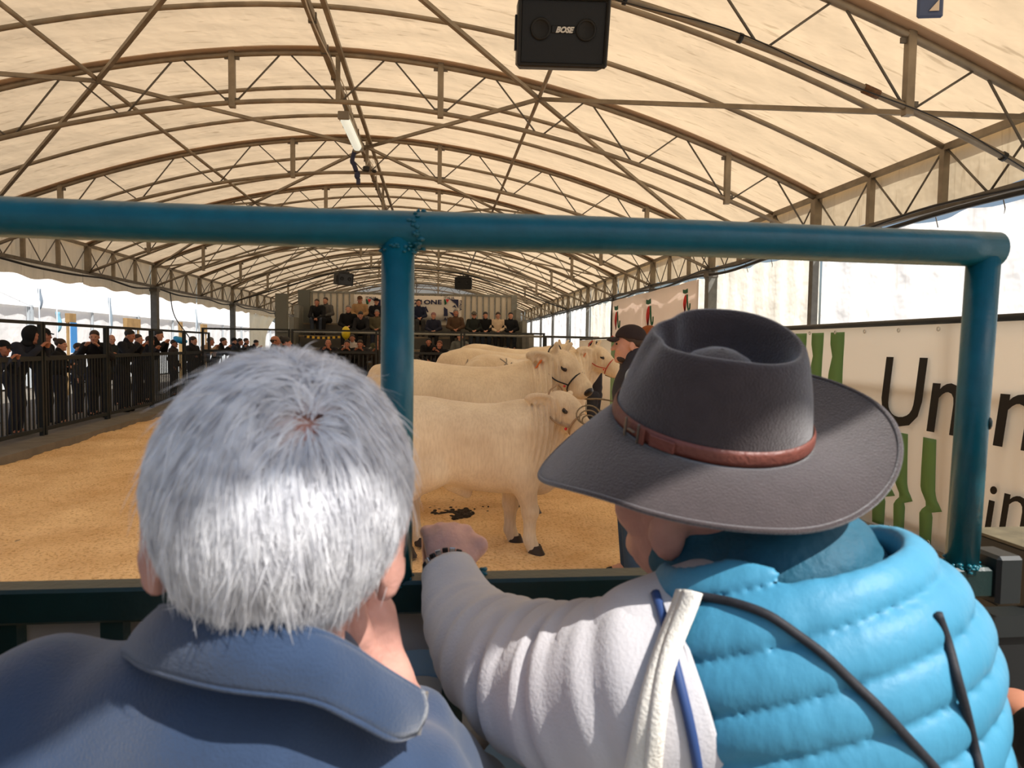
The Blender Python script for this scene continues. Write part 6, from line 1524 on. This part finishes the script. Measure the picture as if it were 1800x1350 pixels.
# padded vest
v = Sdf(); low = atd(1478, 1640, .745)-ro; up_ = atd(1425, 1200, .745)-ro
v.cap(low, up_, .198, .180, .07, ((0, 1, 0), 1.25)); v.cap(SHL+np.array((.058, 0, .012)), SHR+np.array((-.015, 0, .0)), .105, .098, .06); v.cap(up_+np.array((0, .0, .04)), nbR-np.array((0, -.01, .085)), .14, .085, .05, ((0, 1, 0), 1.15))
nbT = hc+RF @ np.array((.0, -.035, -.085))

v.cap(nbR+np.array((-.012, -.02, .092)), nbT+np.array((0, -.0, .07)), .116, .12, .012, None, 0, True); v.cap(nbR+np.array((-.085, -.02, .075)), nbR+np.array((-.1, -.02, .16)), .065, .07, .012, None, 0, True)
AX = np.array((-.34, .16, 1.0)); AX /= np.linalg.norm(AX)
def vd(X, Y, Z):
    t = X*AX[0]+Y*AX[1]+Z*AX[2]; w = np.abs(np.sin(PI*(t+.004*np.sin(14*X+9*Y))/.046))
    wr_ = np.sin(120*X+48*Z+2.5*np.sin(31*X-12*Y))*np.sin(36*X-30*Z)
    return .0128*w**.38-.006+.0010*wr_*(1-w)**2+.0003*wr_
M_VEST = mat('light_blue_nylon', (72, 144, 176), .5, var=.08, vscale=14, bump=.2, bscale=55, spec=.3, stretch=(1, 1, .5))
vest = sdf_obj('vest', v, .0042, M_VEST, RM, disp=vd, smooth=1)
# neck gaiter / inner collar
nk = Sdf(); nk.cap(nbR-np.array((0, .0, .05)), nbR+np.array((0, -.006, .03)), .118, .106, .02, None); nk.cap(nbR, nbT+np.array((0, 0, .028)), .100, .086, .02, None)
sdf_obj('neck_warmer', nk, .006, mat('deep_teal_fleece', (26, 92, 116), .7, var=.2, vscale=30, bump=.3, bscale=90), RM, label='deep teal neck warmer', disp=lambda X, Y, Z: .0035*np.abs(np.sin(75*(Z-.45*X+.2*Y)))+0*Y)
bv = bvh_of(vest, slv, shirt)
pip = catmull([on_skin(bv, *q, .003, .66) for q in ((1152, 1042), (1166, 1085), (1180, 1140), (1195, 1200), (1212, 1270), (1226, 1345), (1235, 1420))], 40)
MB().tube(soft(pip, 10), .0052, 8).build('piping', mat('navy_binding', (40, 66, 116), .6), RM, True, label='navy binding of the arm hole')
cordm = mat('black_cord', (40, 40, 46), .7, var=.4, vscale=300)
cd_ = thing('bag_cord', 'black round cord slung across the back of the light blue vest', 'cord', (RM.location[0], RM.location[1], 1.3))  # both cords belong to a bag slung over the vest
MB().tube(catmull([on_skin(bv, *q, .004, .62) for q in ((1212, 1046), (1255, 1052), (1300, 1062), (1352, 1082), (1405, 1118), (1450, 1152), (1500, 1200), (1550, 1248), (1600, 1302), (1645, 1352), (1690, 1410))], 60), .0046, 8).build('cord', cordm, cd_, True)
cd2 = thing('bag_cord', 'thinner black cord down the right side of the light blue vest', 'cord', (RM.location[0], RM.location[1], 1.3))
MB().tube(catmull([on_skin(bv, *q, .004, .64) for q in ((1648, 1078), (1666, 1130), (1682, 1190), (1698, 1250), (1712, 1310), (1724, 1360), (1734, 1410))], 40), .0044, 8).build('cord', cordm, cd2, True)
# tote strap
ts = thing('tote_bag', 'white cotton tote bag strap hanging over the shoulder of the man in the blue vest', 'bag', (RM.location[0]-.1, RM.location[1], 1.2))
for off, wdt in ((0, 23), (14, 15)):
    ctr = [(1212+off*.2, 1040), (1205+off*.1, 1066), (1190+off*.1, 1098), (1174+off*.3, 1138), (1160+off*.5, 1180), (1147+off*.9, 1225), (1138+off*1.2, 1270), (1128+off*1.6, 1315), (1120+off*1.9, 1360), (1112+off*2.1, 1420)]
    A = soft(catmull([on_skin(bv, x-wdt, y-4, .013+.003*(off > 0), .64) for x, y in ctr], 40), 30); B = soft(catmull([on_skin(bv, x+wdt, y+4, .013+.003*(off > 0), .64) for x, y in ctr], 40), 30)
    M = (A+B)/2; dn = np.array((0, -.003, .002))
    MB().shell([A, A*.5+M*.5+dn*.7, M+dn, B*.5+M*.5+dn*.7, B], .0022).build('strap', mat('white_cotton_webbing', (236, 230, 218), .85, bump=.3, bscale=300), ts, True)
bgc = atd(1080, 1640, .70); bs_ = Sdf(); bs_.cap(bgc, bgc+np.array((0, 0, -.22)), .13, .14, .03, ((0, 1, 0), 2.6)); bo_ = sdf_obj('pouch', bs_, .012, mat('white_cotton_webbing', (236, 230, 218)), ts, local=False)
# bracelet of silver and dark links
br_ = thing('bracelet', 'bracelet of silver and black links on the wrist resting on the barrier', 'bracelet', tuple(wr+ro))
bc = wr+ro+dh*.012; nL = 22
for k in range(nL):
    a = 2*PI*k/nL; p = bc+sd0*.0385*math.cos(a)+nn0*.0335*math.sin(a)-dh*.006*math.cos(2*a)
    t_ = -sd0*math.sin(a)+nn0*math.cos(a); MB().box(p, (.0055, .0085 if k % 2 else .0075, .0092), rot_to(t_), .001).build('link', mat('polished_silver', (206, 206, 208), .25, .9) if k % 2 else mat('dark_link', (40, 38, 40), .4, .5), br_)
# ================= bystanders only just in the frame
person('person in black, only a sleeve showing at the left edge by the barrier', 'stand', (atd(25, 1080, .9)[0]-.30, .78, 0), 0, (26, 26, 28), (30, 30, 34), 'short', 'brown')
w_ = atd(1797, 1338, .95); person('person at the right edge of the photo, only a hand showing at the lower corner', 'hold', (w_[0]+.14, w_[1]-.36, 0), 0, (16, 16, 18), (24, 24, 28), 'short', 'brown', scale=.99, skin=1)
